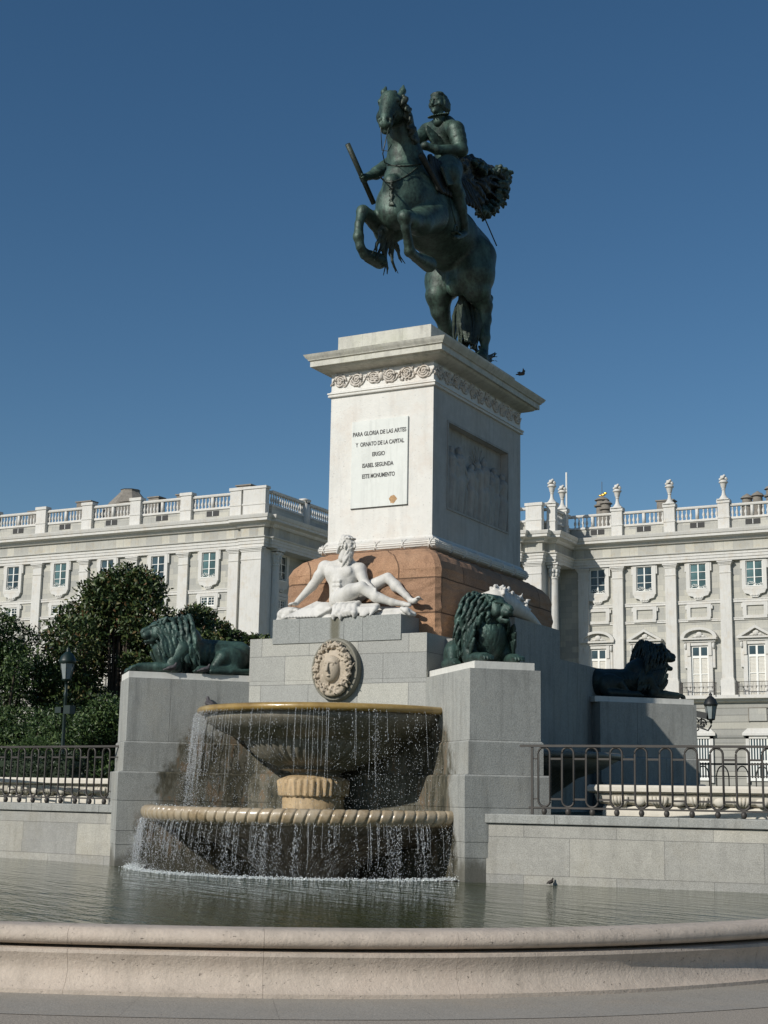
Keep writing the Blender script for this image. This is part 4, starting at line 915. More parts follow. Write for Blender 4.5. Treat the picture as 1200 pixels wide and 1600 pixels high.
for q in (-1, 1):
    s.ell(K(.115, .042*q, .018), (.02, .024, .014), .01, (f, l, u), sub=True); s.ell(K(.103, .042*q, .016), (.014, .017, .01), .004, (f, l, u)); s.cone(K(.122, .018*q, .038), K(.10, .07*q, .036), .010, .009, .008); s.ell(K(.085, .062*q, -.02), (.03, .022, .03), .02, (f, l, u))
    s.chain([K(.135, .008*q, -.045), K(.12, .045*q, -.055), K(.09, .06*q, -.085)], [.014, .014, .008], .006)
s.ell(K(.125, 0, -.066), (.012, .022, .006), .004, (f, l, u), sub=True)
for k in range(13):                                   # long wavy beard
    a = -1+k/6; q = .06*a; pts = [K(.10-.03*a*a, q, -.08)]
    for t in np.linspace(.15, 1, 7): pts.append(K(.10-.03*a*a, q*(1-.55*t), -.08)+np.array((-.13*t+.014*math.sin(t*11+k*2)+.02*a, -.02*t-.01*math.cos(t*9+k), -.42*t*(1-.18*abs(a)))))
    s.chain(pts, [.024, .026, .027, .025, .023, .02, .016, .008], .006)
for k in range(90):                                   # curly hair
    a = random.uniform(.33*PI, 1.67*PI); z = random.uniform(-.12, .12); rr = math.sqrt(max(0, 1-(z/.16)**2)); p = K(-.02+.135*rr*math.cos(a), .112*rr*math.sin(a), z+.03); d_ = rng.uniform(-.02, .02, 3)
    s.chain([p, p+d_+np.array((0, 0, -.015)), p+d_*1.5+np.array((0, 0, -.035))], [.02, .018, .009], .006)
for k in range(14): a = k/14*2*PI; p = K(-.01+.118*math.cos(a), .10*math.sin(a), .095+.02*math.cos(a)); s.ell(p, (.026, .022, .016), .008)
s.ell(K(-.03, 0, .10), (.115, .10, .07), .02, (f, l, u))
for k in range(9): q = -.05+.013*k; s.chain([K(-.10, q, .02), K(-.15, q*1.3, -.08), K(-.16+.01*k, q*1.5, -.17)], [.03, .026, .012], .008)
adopt(s.mesh('head', 'god'), rg)
s = SDF((-13.95, 20.95, 4.45), (-10.75, 22.5, 5.1), .0135)
s.cone((-13.5, 21.75, 4.62), (-12.9, 21.8, 4.68), .15, .16, .06); s.cone((-12.9, 21.8, 4.68), (-11.3, 21.85, 4.60), .17, .14, .06); s.ell((-13.42, 21.66, 4.68), (.26, .2, .14), .05); s.ell((-12.72, 21.66, 4.72), (.22, .2, .15), .05)
s.cone((-13.62, 21.6, 4.57), (-11.2, 21.5, 4.57), .06, .06, .05)
for k in range(11): x = -13.15+.055*k; s.chain([(x+.22, 21.72, 4.86-.01*k), (x+.05, 21.52, 4.73), (x-.18, 21.36+.01*k, 4.60)], [.045, .036, .022], .012)     # fanned folds on the left
for k in range(7): x = -12.36+.065*k+random.uniform(-.015, .015); dz = random.uniform(-.05, .03); s.chain([(x-.03, 21.52, 4.80), (x+.03*math.sin(k*2), 21.37, 4.73), (x+.02, 21.28, 4.62+dz), (x+.02, 21.27, 4.56+dz)], [.05, .05, .042, .022], .028)
for k in range(7): x = -11.93+.05*k; s.chain([(x-.02, 21.55, 4.74), (x+.03, 21.38, 4.67), (x+.06*math.sin(k), 21.30, 4.56)], [.05, .04, .022], .03)
for k in range(10): s.ell((random.uniform(-13.6, -13.2), random.uniform(21.45, 21.6), random.uniform(4.58, 4.75)), (.06, .05, .045), .02)
s.chain([(-11.5, 21.6, 4.62), (-11.1, 21.55, 4.62), (-10.98, 21.6, 4.58)], [.08, .07, .04], .05); s.chain([(-11.12, 21.42, 4.66), (-11.02, 21.40, 4.62), (-10.97, 21.42, 4.56)], [.035, .045, .03], .04)
adopt(s.mesh('draped_rock', 'god'), rg)

# ------------------------------------------------------------------ three bronze lions in local axes: x forward, y left
def lion(label, mat, loc, rz, nose, yaw, jaw, group, seed, fwd=.05, size=1.):
    random.seed(seed); t = thing('lion_statue', label, 'statue', group)
    s = SDF((-2.5, -.75, -.02), (.25, .75, 1.35), .018)
    s.chain([(-1.98, 0, .33), (-1.6, 0, .35), (-1.2, 0, .37), (-.9, 0, .45)], [.27, .25, .27, .33], .08); s.ell((-1.98, 0, .36), (.24, .27, .24), .06)
    s.cone((-.98, 0, .45), (-.82, 0, .42), .35, .24, .06); s.cone((-2.0, 0, .57), (-1.2, 0, .58), .05, .05, .08)
    for k in range(6):                                # ribs
        for q in (-1, 1): s.chain([(-1.5+.085*k, .16*q, .56), (-1.47+.085*k, .265*q, .40), (-1.43+.085*k, .245*q, .22)], [.014, .018, .012], .03)
    for q in (-1, 1):
        s.ell((-1.80, .27*q, .26), (.27, .14, .25), .05); s.chain([(-1.62, .33*q, .30), (-1.50, .37*q, .16)], [.13, .085], .05); s.chain([(-1.85, .36*q, .09), (-1.45, .40*q, .075), (-1.22, .42*q, .07)], [.09, .075, .075], .03)
        s.chain([(-.92, .27*q, .42), (-.78, .31*q, .20), (-.80, .33*q, .12)], [.18, .125, .10], .05); s.chain([(-.82, .33*q, .11), (-.5, .31*q, .10), (-.20, .27*q, .085)], [.105, .085, .078], .03)
        for k in range(4): b_ = .27*q+(-.069+.046*k); e_ = -.015*abs(k-1.5); s.chain([(-.20, b_*.98, .10), (-.10+e_, b_, .095), (-.045+e_, b_, .075), (-.02+e_, b_, .035)], [.03, .031, .029, .020], .005)
        for k in range(4): b_ = .42*q+(-.05+.034*k); s.chain([(-1.2, b_, .075), (-1.12, b_, .045)], [.03, .024], .01)
    s.chain([(-2.2, .1, .2), (-2.15, .34, .08), (-1.75, .50, .05), (-1.4, .53, .05)], [.07, .06, .045, .05], .03)
    body = s.mesh('body', mat, t)
    hd = SDF((-1.4, -.9, .2), (.35, .9, 1.45), .0145)
    hc = np.array((-.62+fwd, .0, nose+.16)); cy_, sy_ = math.cos(yaw), math.sin(yaw); f, l, u = frame((cy_, sy_, -.10))
    hc = hc+np.array((0, .12*sy_, 0))
    def K(a, b, c): return hc+f*a+l*b+u*c
    hd.ell(K(0, 0, 0), (.19, .17, .165), .03, (f, l, u)); hd.ell(K(.19, 0, -.06), (.15, .088, .09), .035, (f, l, u)); hd.cone(K(.06, 0, .075), K(.285, 0, .012), .062, .052, .025); hd.cone(K(.0, 0, .12), K(.10, 0, .10), .07, .06, .04); hd.ell(K(.315, 0, -.01), (.04, .062, .035), .012, (f, l, u))
    for q in (-1, 1):
        hd.ell(K(.25, .048*q, -.075), (.075, .048, .055), .012, (f, l, u)); hd.ell(K(.155, .082*q, .045), (.038, .034, .026), .012, (f, l, u), sub=True); hd.ell(K(.14, .08*q, .042), (.022, .024, .017), .006, (f, l, u)); hd.cone(K(.175, .04*q, .085), K(.09, .13*q, .095), .026, .024, .015)
        hd.chain([K(-.06, .14*q, .12), K(-.09, .18*q, .20)], [.055, .03], .02); hd.ell(K(.06, .10*q, -.06), (.10, .07, .10), .03, (f, l, u)); hd.ell(K(.335, .03*q, -.01), (.016, .014, .012), .006, (f, l, u), sub=True)
    jz = -.165-jaw; hd.chain([K(.02, 0, -.12), K(.15, 0, jz+.015), K(.245, 0, jz)], [.09, .072, .055], .025)
    hd.ell(K(.26, 0, -.142-jaw*.4), (.12, .07, .008+jaw*.36), .010, (f, l, u), sub=True)
    mn = SDF((-1.5, -.8, .02), (.1, .8, 1.5), .0135)
    mn.cone((-.98, 0, .55), K(-.12, 0, -.05), .34, .18, .08); mn.cone((-.80, 0, .40), K(-.08, 0, -.16), .27, .13, .08); mn.cone((-.82, 0, .25), (-.82, 0, .45), .16, .22, .08)
    for ring in range(6):                             # locks in rows from the brow back over shoulders and chest
        nL = 24+5*ring; back = .0-.10*ring; R = .18+.036*ring
        for k in range(nL):
            a = (k+.5*(ring % 2))/nL*2*PI; st = K(back, R*.95*math.sin(a), R*1.0*math.cos(a)-.02*ring); out = l*math.sin(a)+u*math.cos(a)
            low = max(0, -math.cos(a)); ln = (.24+.05*ring)*random.uniform(.85, 1.25); w = random.uniform(0, 6); dirn = np.array((-.22+.15*low, 0, -.93))*ln+out*.08*(1 if math.cos(a) > 0 else .2)
            pts = [st+dirn*q+np.array((.020*math.sin(w+q*7), .020*math.cos(w+q*7), 0))+out*.04*math.sin(q*PI) for q in np.linspace(0, 1, 8)]
            pts = [np.array((p[0], p[1], max(p[2], .06))) for p in pts]
            r0 = random.uniform(.019, .032); mn.chain(pts, [r0*.8, r0, r0*1.1, r0*1.05, r0*.95, r0*.8, r0*.55, .008], .007)
    for row in range(7):                              # chest hair lies on the breast
        for k in range(15):
            y0 = .24*(-1+k/7+.06*(row % 2)); z0 = nose-.10-.075*row; w = random.uniform(0, 6); pts = []
            if z0 < .16: continue
            for j in range(6):
                z = z0-.036*j; y = y0*(1-.04*j)+.012*math.sin(w+j); pts.append(np.array((-.78-.10*row/7+math.sqrt(max(.004, .30**2-y*y-.6*(z-.45)**2)), y, max(z, .07))))
            mn.chain(pts, [.018, .026, .029, .026, .019, .008], .006)
    for q in (-1, 1):                                 # locks over the shoulders
        for i in range(13):
            for row in range(4):
                x0 = -.48-.05*i; z0 = .80-.13*row-.012*i; rad = math.sqrt(max(.03, .37**2-(z0-.52)**2)); w = random.uniform(0, 6)
                if z0 < .34+.0*i: continue
                pts = [np.array((x0-.03*j+.016*math.sin(w+j), q*(rad+.01*math.cos(w+j)+.008*j), z0-.055*j)) for j in range(6)]; mn.chain(pts, [.022, .030, .032, .028, .020, .009], .007)
    for k in range(11): q = -1+k/5; mn.chain([K(.075, .07*q, .125), K(.01, .12*q, .175), K(-.10, .16*q, .20), K(-.2, .2*q, .14)], [.014, .026, .03, .02], .006)
    hd.mesh('head', mat, t); mn.mesh('mane', mat, t)
    t.location = loc; t.rotation_euler = (0, 0, rz); t.scale = (size,)*3; return t
lion('green bronze lion lying in profile on the left granite pier', 'lion', (-15.87, 20.26, 3.61), -.75*PI, .60, 0, 0, 'bronze lions on the corner piers', 3)
lion('green bronze lion on the right front pier with its head turned right', 'lion', (-8.75, 20.26, 3.61), -.25*PI, .78, .52, .03, 'bronze lions on the corner piers', 5, .05, .93)
lion('bronze lion with open jaws, coloured darker for the shade, behind the right railing', 'lion_shade', (-8.80, 29.25, 3.61), .25*PI, .84, 0, .11, 'bronze lions on the corner piers', 9, .20, .92)

# ------------------------------------------------------------------ the palace far behind the square
pal = thing('palace', 'long pale stone palace with pilasters, balustrade and roof urns across the back', 'palace')
GZ = 1.37                                             # level of its foot
YL, YM, YR = 108.8, 125.3, 131.45                     # planes of the pilasters: left wing, middle pavilion, right wing
face = [(-118, YL+.18), (-73.0, YL+.18), (-73.0, YL-.08), (-70.45, YL-.08), (-70.45, YL+.8), (-70.1, YL+.8), (-70.1, YR), (-57, YR), (-57, YM), (-52.6, YM), (-52.6, YM+.55), (-50.65, YM+.55), (-50.65, YM+1.5), (-49.75, YM+1.5), (-49.75, YR), (-8, YR)]
wall = [(-118, YL+.42), (-71.6, YL+.42), (-71.6, YR+.4), (-56.4, YR+.4), (-56.4, YM+.9), (-51.2, YM+.9), (-51.2, YR+.4), (-8, YR+.4)]
g = MB(); g.sweep(wall, [(0, 10.6), (0, 23.5)], caps=False); g.build('upper_wall', 'pal_wall', pal)
g = MB(); g.sweep([(x, y) for x, y in wall], [(.35, GZ-2), (.35, 10.6)], caps=False); g.build('rusticated_base', 'pal_rust', pal)
g = MB(); g.sweep(wall, [(.30, 7.25), (.47, 7.3), (.47, 7.62), (.30, 7.66)], caps=False); g.build('base_string_course', 'pal_rust', pal)
g = MB(); g.sweep(wall, [(.3, 10.35), (.75, 10.5), (.85, 10.65), (1.15, 10.75), (1.15, 11.05), (.0, 11.06)], caps=False); g.build('balcony_course', 'pal_white', pal)
g = MB(); g.sweep(face, [(-.4, 23.38), (.03, 23.38), (.03, 23.62), (.10, 23.64), (.10, 23.9), (.16, 23.92), (.16, 24.12), (.30, 24.2), (.33, 24.28), (-.4, 24.30)], caps=False); g.build('architrave', 'pal_white', pal)
g = MB(); g.sweep(face, [(-.02, 24.28), (-.02, 25.30)], caps=False); g.build('frieze', 'pal_frieze', pal)
g = MB(); g.sweep(face, [(-.1, 25.18), (.18, 25.2), (.30, 25.34), (.30, 25.42), (.36, 25.48), (.78, 25.60), (.78, 25.80), (.86, 25.86), (.94, 26.08), (.96, 26.17), (-.9, 26.24)], caps=False); g.build('cornice', 'pal_white', pal)
g = MB(); g.sweep(face, [(-.35, 26.2), (-.35, 27.22)], caps=False); g.build('attic_wall', 'pal_wall', pal)
g = MB(); g.sweep(face, [(-.6, 27.2), (-.25, 27.22), (-.25, 27.36), (-.30, 27.42), (-.62, 27.42)], caps=False); g.build('attic_ledge', 'pal_white', pal)
g = MB(); g.sweep(face, [(-.66, 28.42), (-.24, 28.42), (-.20, 28.52), (-.20, 28.64), (-.66, 28.66), (-.66, 28.42)], caps=False); g.build('balustrade_rail', 'pal_white', pal)
g = MB(); g.sweep([(x, y+1.5) for x, y in [(-118, YL), (-71.5, YL), (-71.5, YR), (-57, YR), (-57, YM+.5), (-51.5, YM+.5), (-51.5, YR), (-8, YR)]], [(0, 26.0), (-12, 26.9)], caps=False); g.build('roof', 'chimney', pal)
# pilasters
def pil(x, y, w=.98, z0=11.06, parent=pal):
    g = MB(); g.box(x-w/2-.12, x+w/2+.12, y-.14, y+.5, z0, 12.45); g.box(x-w/2-.06, x+w/2+.06, y-.08, y+.5, 12.45, 12.62); g.box(x-w/2, x+w/2, y, y+.5, 12.62, 23.0)
    g.box(x-w/2-.04, x+w/2+.04, y-.05, y+.5, 22.2, 22.3)
    for k, (z, e) in enumerate(((22.95, .06), (23.08, .12), (23.2, .2))): g.box(x-w/2-e, x+w/2+e, y-e, y+.5, z, z+.115)
    return g.build('pilaster', 'pal_white', parent)
LP = [-103.0, -96.75, -91.0, -85.2, -79.35, -73.8]
for x in [-114.6, -108.8]+LP: pil(x, YL+.16, 1.05)
pil(-71.72, YL-.1, 2.1)
for x in (-69.3, -63.8, -58.2, -45.31, -40.17, -35.03, -29.9, -24.8, -19.7): pil(x, YR, 1.02)
pil(-48.75, YR, 1.0); pil(-51.65, YM+.55, 1.7); pil(-54.9, YM+.2, 1.2)
for bb in ((-52.4, -50.75, YM+.6, YM+3), (-72.7, -70.7, YL-.02, YL+1.8), (-57, -53, YM+.7, YM+3)): g = MB(); g.box(*bb, 11, 23.3); g.build('corner_pier', 'pal_white', pal)
g = MB(); g.box(-51.3, -49.8, YM+1.55, YR+.3, 23.385, 23.45); g.box(-71.7, -70.15, YL+.85, YR+.3, 23.385, 23.45); g.build('soffit', 'pal_white', pal)
def column(x, y, r=.42, capital=True):
    g = MB(); V = []; n = 80; zs = [(12.5, 1.0), (17, .99), (21.9, .86)]
    for z, k in zs:
        for i in range(n): a = 2*PI*i/n; q = r*k*(1-.06*abs(math.sin(a*10))); V.append((x+q*math.cos(a), y+q*math.sin(a), z))
    g.add(V, [(j*n+i, j*n+(i+1) % n, (j+1)*n+(i+1) % n, (j+1)*n+i) for j in range(2) for i in range(n)])
    g.lathe([(r*1.35, 12.1), (r*1.35, 12.25), (r*1.2, 12.32), (r*1.25, 12.42), (r*1.05, 12.52)], (x, y, 0), 20); g.box(x-r*1.45, x+r*1.45, y-r*1.45, y+r*1.45, 11.06, 12.1)
    g.lathe([(r*.9, 21.85), (r*1.0, 21.92), (r*.88, 22.0), (r*.92, 22.3), (r*1.15, 22.9), (r*1.3, 23.1)], (x, y, 0), 20)
    for i in range(8):
        a = i*PI/4+.2
        for z, rr in ((22.25, .95), (22.62, 1.12)): g.ell((x+r*rr*math.cos(a), y+r*rr*math.sin(a), z), (.13, .13, .2), 6, 5)
    for i in range(4): a = PI/4+i*PI/2; g.ell((x+r*1.35*math.cos(a), y+r*1.35*math.sin(a), 23.0), (.15, .15, .17), 7, 5)
    g.box(x-r*1.45, x+r*1.45, y-r*1.45, y+r*1.45, 23.18, 23.37)
    return autosmooth(g.build('column', 'pal_white', pal), 30)
column(-70.55, YL+2.2); column(-70.55, YL+9.2); column(-70.55, YL+15); column(-50.15, YM+2.2); column(-53.6, YM+.3, .5)
# windows
def mezz(x, y, teal=False, side=0):
    t = MB(); z0, z1, w = 20.88, 23.22, .76
    for a, b, c, d in ((-w-.36, -w, z0-.3, z1+.02), (w, w+.36, z0-.3, z1+.02), (-w-.36, w+.36, z1, z1+.14), (-w-.1, w+.1, z0-.32, z0)): t.box(a, b, -.16, .12, c, d)
    t.prism([(-w-.5, -.13), (-w-.36, -.13), (-w-.36, .1), (-w-.5, .1)], z1-.7, z1+.1); t.prism([(w+.36, -.13), (w+.5, -.13), (w+.5, .1), (w+.36, .1)], z1-.7, z1+.1)
    t.add([(-w-.3, -.15, z0-.3), (w+.3, -.15, z0-.3), (w+.15, -.15, z0-.62), (.5, -.15, z0-.72), (.3, -.15, z0-1.02), (-.3, -.15, z0-1.02), (-.5, -.15, z0-.72), (-w-.15, -.15, z0-.62),
           (-w-.3, .1, z0-.3), (w+.3, .1, z0-.3), (w+.15, .1, z0-.62), (.5, .1, z0-.72), (.3, .1, z0-1.02), (-.3, .1, z0-1.02), (-.5, .1, z0-.72), (-w-.15, .1, z0-.62)], [(0, 7, 6, 5, 4, 3, 2, 1)]+[(i, (i+1) % 8, (i+1) % 8+8, i+8) for i in range(8)])
    for q in (-1, 0, 1): t.ell((.22*q, -.17, z0-.82), (.15, .06, .1), 7, 5)
    f = t.build('window', 'pal_white', pal)
    p = MB(); p.box(-w, w, .02, .06, z0, z1); p.build('pane', 'glass_teal' if teal else 'glass', f)
    m = MB()
    for a, b, c, d in ((-.06, .06, z0, z1), (-w, -w+.07, z0, z1), (w-.07, w, z0, z1), (-w+.07, w-.07, z1-.07, z1), (-w+.07, -.06, z0+.8, z0+.85), (.06, w-.07, z0+.8, z0+.85), (-w+.07, -.06, z0+1.55, z0+1.6), (.06, w-.07, z0+1.55, z0+1.6)): m.box(a, b, -.05, .02, c, d)
    m.build('casement', 'win_white', f)
    m = MB()
    for k in range(7):
        cx = -w+.16+k*.2; r = .12 if k % 2 else .09; m.tube([(cx+r*math.cos(a), -.14, z0+.2+.08*math.sin(k*1.05)*3*.6+r*math.sin(a)) for a in np.linspace(0, 2*PI, 9)], .028, 4, False)
    m.box(-w-.02, w+.02, -.19, -.12, z0-.02, z0+.06); m.build('grille', 'win_white', f)
    f.location = (x, y, 0); f.rotation_euler = (0, 0, side); return f
def panelm(x, y, glazed):
    z0, z1, w = 18.28, 19.15, .78; t = MB()
    for a, b, c, d in ((-w-.36, -w, z0-.02, z1+.3), (w, w+.36, z0-.02, z1+.3), (-w, w, z1, z1+.3), (-w-.3, w+.3, z0-.3, z0-.02)): t.box(a, b, -.13, .1, c, d)
    t.box(-w-.5, -w-.36, -.1, .1, z1-.15, z1+.2); t.box(w+.36, w+.5, -.1, .1, z1-.15, z1+.2)
    f = t.build('attic_window' if glazed else 'blind_panel', 'pal_white', pal)
    if glazed:
        p = MB(); p.box(-w, w, .02, .05, z0, z1); p.build('pane', 'glass', f); m = MB()
        for a, b, c, d in ((-.08, .08, z0, z1), (-w, -w+.1, z0, z1), (w-.1, w, z0, z1), (-w+.1, w-.1, z1-.1, z1), (-w+.1, w-.1, z0, z0+.1)): m.box(a, b, -.04, .02, c, d)
        for a in (-.42, .42): m.box(a-.02, a+.02, -.035, .018, z0+.1, z1-.1)
        for q in (.33, .63): m.box(-w+.1, -.08, -.03, .017, z0+q*.87-.02, z0+q*.87+.02); m.box(.08, w-.1, -.03, .017, z0+q*.87-.02, z0+q*.87+.02)
        m.build('casement', 'win_white', f)
    else: t = MB(); t.box(-w, w, .01, .05, z0, z1); t.build('panel', 'pal_wall', f)
    f.location = (x, y, 0); return f
def door(x, y, arched):
    w, z0, z1 = .80, 11.08, 15.62; t = MB()
    for q in (-1, 1):
        a, b = sorted((q*w, q*(w+.38))); t.box(a, b, -.18, .12, 11.06, 15.95); a, b = sorted((q*(w+.38), q*(w+.62))); t.box(a, b, -.14, .12, 13.6, 15.9)
        t.ell((q*(w+.5), -.2, 15.6), (.14, .16, .3), 8, 6); t.box(*sorted((q*(w+.04), q*(w+.34))), -.28, -.18, 14.7, 15.9)
    t.box(-w, w, -.18, .12, 15.64, 15.95); t.box(-w-.7, w+.7, -.3, .12, 15.955, 16.16); t.box(-w-.86, w+.86, -.52, .12, 16.165, 16.33)
    f = t.build('balcony_door', 'pal_white', pal); t = MB(); H = 17.28
    if arched:
        n = 16; out = [((w+.9)*math.cos(a), 16.33+(H-16.33)*math.sin(a)) for a in np.linspace(0, PI, n)]; inn = [((w+.55)*math.cos(a), 16.33+(H-16.33-.22)*math.sin(a)) for a in np.linspace(0, PI, n)]
    else: out = [(w+.9, 16.33), (0, H+.03), (-w-.9, 16.33)]; inn = [(w+.45, 16.34), (0, H-.22), (-w-.45, 16.34)]; n = 3
    V = [(p[0], yy, p[1]) for yy in (-.5, .1) for p in out]+[(p[0], yy, p[1]) for yy in (-.5, .1) for p in inn]; F = []
    for i in range(n-1):
        F += [(i, i+1, 2*n+i+1, 2*n+i), (i, n+i, n+i+1, i+1), (2*n+i, 2*n+i+1, 3*n+i+1, 3*n+i)]
    t.add(V, F); ty = MB(); ty.add([(p[0], -.12, p[1]) for p in inn], [tuple(range(n))]); ty.build('tympanum', 'pal_wall', f)
    t.ell((0, -.2, 16.66), (.30, .14, .24), 10, 6); t.ell((-.36, -.16, 16.5), (.2, .1, .12), 7, 5); t.ell((.36, -.16, 16.5), (.2, .1, .12), 7, 5); t.tube([(-.75, -.14, 16.42), (-.3, -.2, 16.5), (.3, -.2, 16.5), (.75, -.14, 16.42)], .05, 5); t.build('pediment', 'pal_white', f)
    t = MB(); t.box(-w, w, .05, .1, z0, z1); t.build('shutter_panel', 'shutter', f); t = MB()
    for a, b, c, d in ((-.09, .09, z0, z1), (-w, -w+.13, z0, z1), (w-.13, w, z0, z1), (-w+.13, w-.13, z1-.13, z1), (-w+.13, -.09, z1-1.12, z1-.9), (.09, w-.13, z1-1.12, z1-.9), (-w+.13, -.09, 13.0, 13.07), (.09, w-.13, 13.0, 13.07)): t.box(a, b, -.02, .05, c, d)
    for z in np.arange(11.3, 14.4, .12): t.box(-w+.13, -.09, .03, .048, z, z+.03); t.box(.09, w-.13, .03, .048, z, z+.03)
    t.build('casement', 'win_white', f); t = MB()
    for a in (-w+.13, .09): t.box(a, a+w-.22, .03, .049, z1-.9, z1-.13)
    t.build('upper_pane', 'glass', f)
    b = MB(); L = w+.75
    for z in (11.28, 11.75, 12.16): b.box(-L, L, -1.32, -1.28, z, z+.045)
    for k in range(int(2*L/.135)+1):
        xx = -L+k*.135; b.box(xx, xx+.022, -1.31, -1.29, 11.28, 12.16)
        if k % 3 == 1: b.ell((xx, -1.3, 11.72), (.05, .03, .14), 5, 4)
    for q in (-1, 1):
        b.box(q*L-.035, q*L+.035, -1.34, -.35, 12.16, 12.21); b.box(q*L-.035, q*L+.035, -1.34, -1.27, 11.06, 12.2)
        for k in range(6): b.box(q*L-.01, q*L+.01, -1.2+.15*k, -1.18+.15*k, 11.1, 12.16)
    b.build('balcony_railing', 'iron', f); f.location = (x, y, 0); return f
def lower(x, y):
    w = .82; t = MB()
    for q in (-1, 1): t.box(*sorted((q*w, q*(w+.3))), -.12, .1, 3.3, 7.45)
    t.box(-w-.3, w+.3, -.12, .1, 7.2, 7.46); t.box(-w-.55, w+.55, -.3, .1, 7.465, 7.7)
    t.add([(-w-.55, -.25, 7.7), (w+.55, -.25, 7.7), (w+.1, -.2, 8.1), (-w-.1, -.2, 8.1), (-w-.55, .1, 7.7), (w+.55, .1, 7.7), (w+.1, .1, 8.1), (-w-.1, .1, 8.1)], [(0, 1, 2, 3), (1, 5, 6, 2), (4, 0, 3, 7), (3, 2, 6, 7)])
    f = t.build('ground_window', 'pal_white', pal); t = MB(); t.box(-w, w, .04, .08, 3.5, 7.2); t.build('pane', 'glass', f); t = MB()
    for k in range(7): xx = -w+.02+k*(2*w-.14)/6; t.box(xx, xx+.10, -.03, .04, 3.5, 7.2)
    t.box(-w, w, -.025, .035, 5.1, 5.3); t.box(-w, w, -.032, .038, 3.5, 3.75); t.build('white_bars', 'win_white', f); t = MB(); t.box(-.6, .6, -.04, .1, 2.4, 2.9); t.build('cellar_grate', 'dark_door', f)
    f.location = (x, y, 0); return f
def sunk(x, y):
    t = MB(); t.box(-.78, .78, -.02, .05, 8.75, 9.9); f = t.build('sunk_panel', 'pal_wall', pal); t = MB()
    t.box(-.84, .84, -.06, .05, 9.9, 9.96); t.box(-.84, -.78, -.06, .05, 8.7, 9.9); t.build('painted_edge_shadow', 'chimney', f)  # dark strips paint the recess shadow along top and left
    f.location = (x, y, 0)
def attic_opening(x, y):
    t = MB(); t.box(-.68, .68, -.03, .05, 26.62, 27.12); f = t.build('attic_opening', 'dark_door', pal); t = MB(); t.box(-.025, .025, -.05, -.031, 26.64, 27.1); t.build('casement', 'win_white', f); f.location = (x, y, 0)
LW = [(-112, 0), (-105.9, 1), (-99.85, 0), (-93.9, 1), (-88.2, 0), (-82.25, 1), (-76.5, 1)]
RW = [(-66.6, 1), (-61.0, 0), (-47.35, 1), (-42.75, 0), (-37.6, 1), (-32.42, 0), (-27.3, 1), (-22.2, 0)]
random.seed(4)
protos = {}
def inst(fn, key, x, y, *a):
    if key in protos: dup(protos[key], (x, y, 0)); return
    protos[key] = fn(x, y, *a)
for i, (x, arch) in enumerate(LW):
    y = YL+.31; inst(mezz, ('m', i % 3 == 0), x, y, i % 3 == 0); inst(panelm, 'glz', x, y, True); inst(door, ('d', arch), x, y, arch); inst(lower, 'low', x, y-.35); attic_opening(x, YL+.53)
for i, (x, arch) in enumerate(RW):
    y = YR+.29; inst(mezz, ('m', i in (4, 5, 7)), x, y, i in (4, 5, 7)); inst(panelm, 'blind', x, y, False); inst(door, ('d', arch), x, y, arch); inst(lower, 'low', x, y-.35); sunk(x, y-.35); attic_opening(x, YR+.35)
for yy in (YL+4.6, YL+11.5): dup(protos[('m', False)], (-71.49, yy, 0)); inst(panelm, 'glz', -71.49, yy, True)
for o in [q for q in bpy.data.objects if q.parent == pal and abs(q.location.x+71.49) < .01]: o.rotation_euler = (0, 0, PI/2)
# string courses between the pilasters
def strings(y, xs, w):
    for a, b in zip(xs, xs[1:]):
        for z, h in ((19.5, .3), (17.86, .24)): g = MB(); g.box(a+w/2, b-w/2, y-.1, y+.1, z, z+h); g.box(a+w/2, b-w/2, y-.14, y+.1, z+h-.08, z+h+.01); g.build('string_course', 'pal_white', pal)
strings(YL+.42, [-108.8]+LP, 1.05); strings(YR+.4, [-48.75, -45.31, -40.17, -35.03, -29.9, -24.8, -19.7], 1.02)
g = MB(); g.box(-71.7, -71.45, YL+1, YR, 19.5, 19.8); g.build('string_course', 'pal_white', pal); g = MB(); g.box(-71.7, -71.45, YL+1, YR, 17.86, 18.1); g.build('string_course', 'pal_white', pal)
# roof balustrade: pedestals, runs of balusters, urns
def pedestal(x, y, w=1.15, urn=False, plain=False):
    g = MB(); g.box(x-w/2, x+w/2, y-.02, y+.6, 26.2, 27.3); g.box(x-w/2-.05, x+w/2+.05, y-.07, y+.65, 27.3, 27.46); g.box(x-w/2, x+w/2, y-.02, y+.6, 27.46, 28.72); g.box(x-w/2-.09, x+w/2+.09, y-.1, y+.7, 28.72, 29.0)
    p = g.build('roof_pedestal', 'pal_white', pal)
    if urn:
        u = MB(); k = 1.05; u.lathe([(.52, 29.0), (.50, 29.12), (.36, 29.25), (.20, 29.5), (.15, 29.75), (.14, 29.95), (.20, 30.0), (.15, 30.07), (.22, 30.2), (.29, 30.5), (.34, 30.62), (.42, 30.66), (.42, 30.76), (.30, 30.82), (.27, 30.9)], (x, y+.28, 0), 18)
        for j in range(16): a = j*2.4; z = 30.98+.05*(j % 6)*1.3; rr = .29-.035*(j % 6); u.ell((x+rr*math.cos(a), y+.28+rr*math.sin(a), z), (.14, .14, .13), 7, 5)
        u.box(x-.55, x+.55, y-.2, y+.8, 28.99, 29.1)
        autosmooth(u.build('urn', 'pal_white', p), 45)
    return p
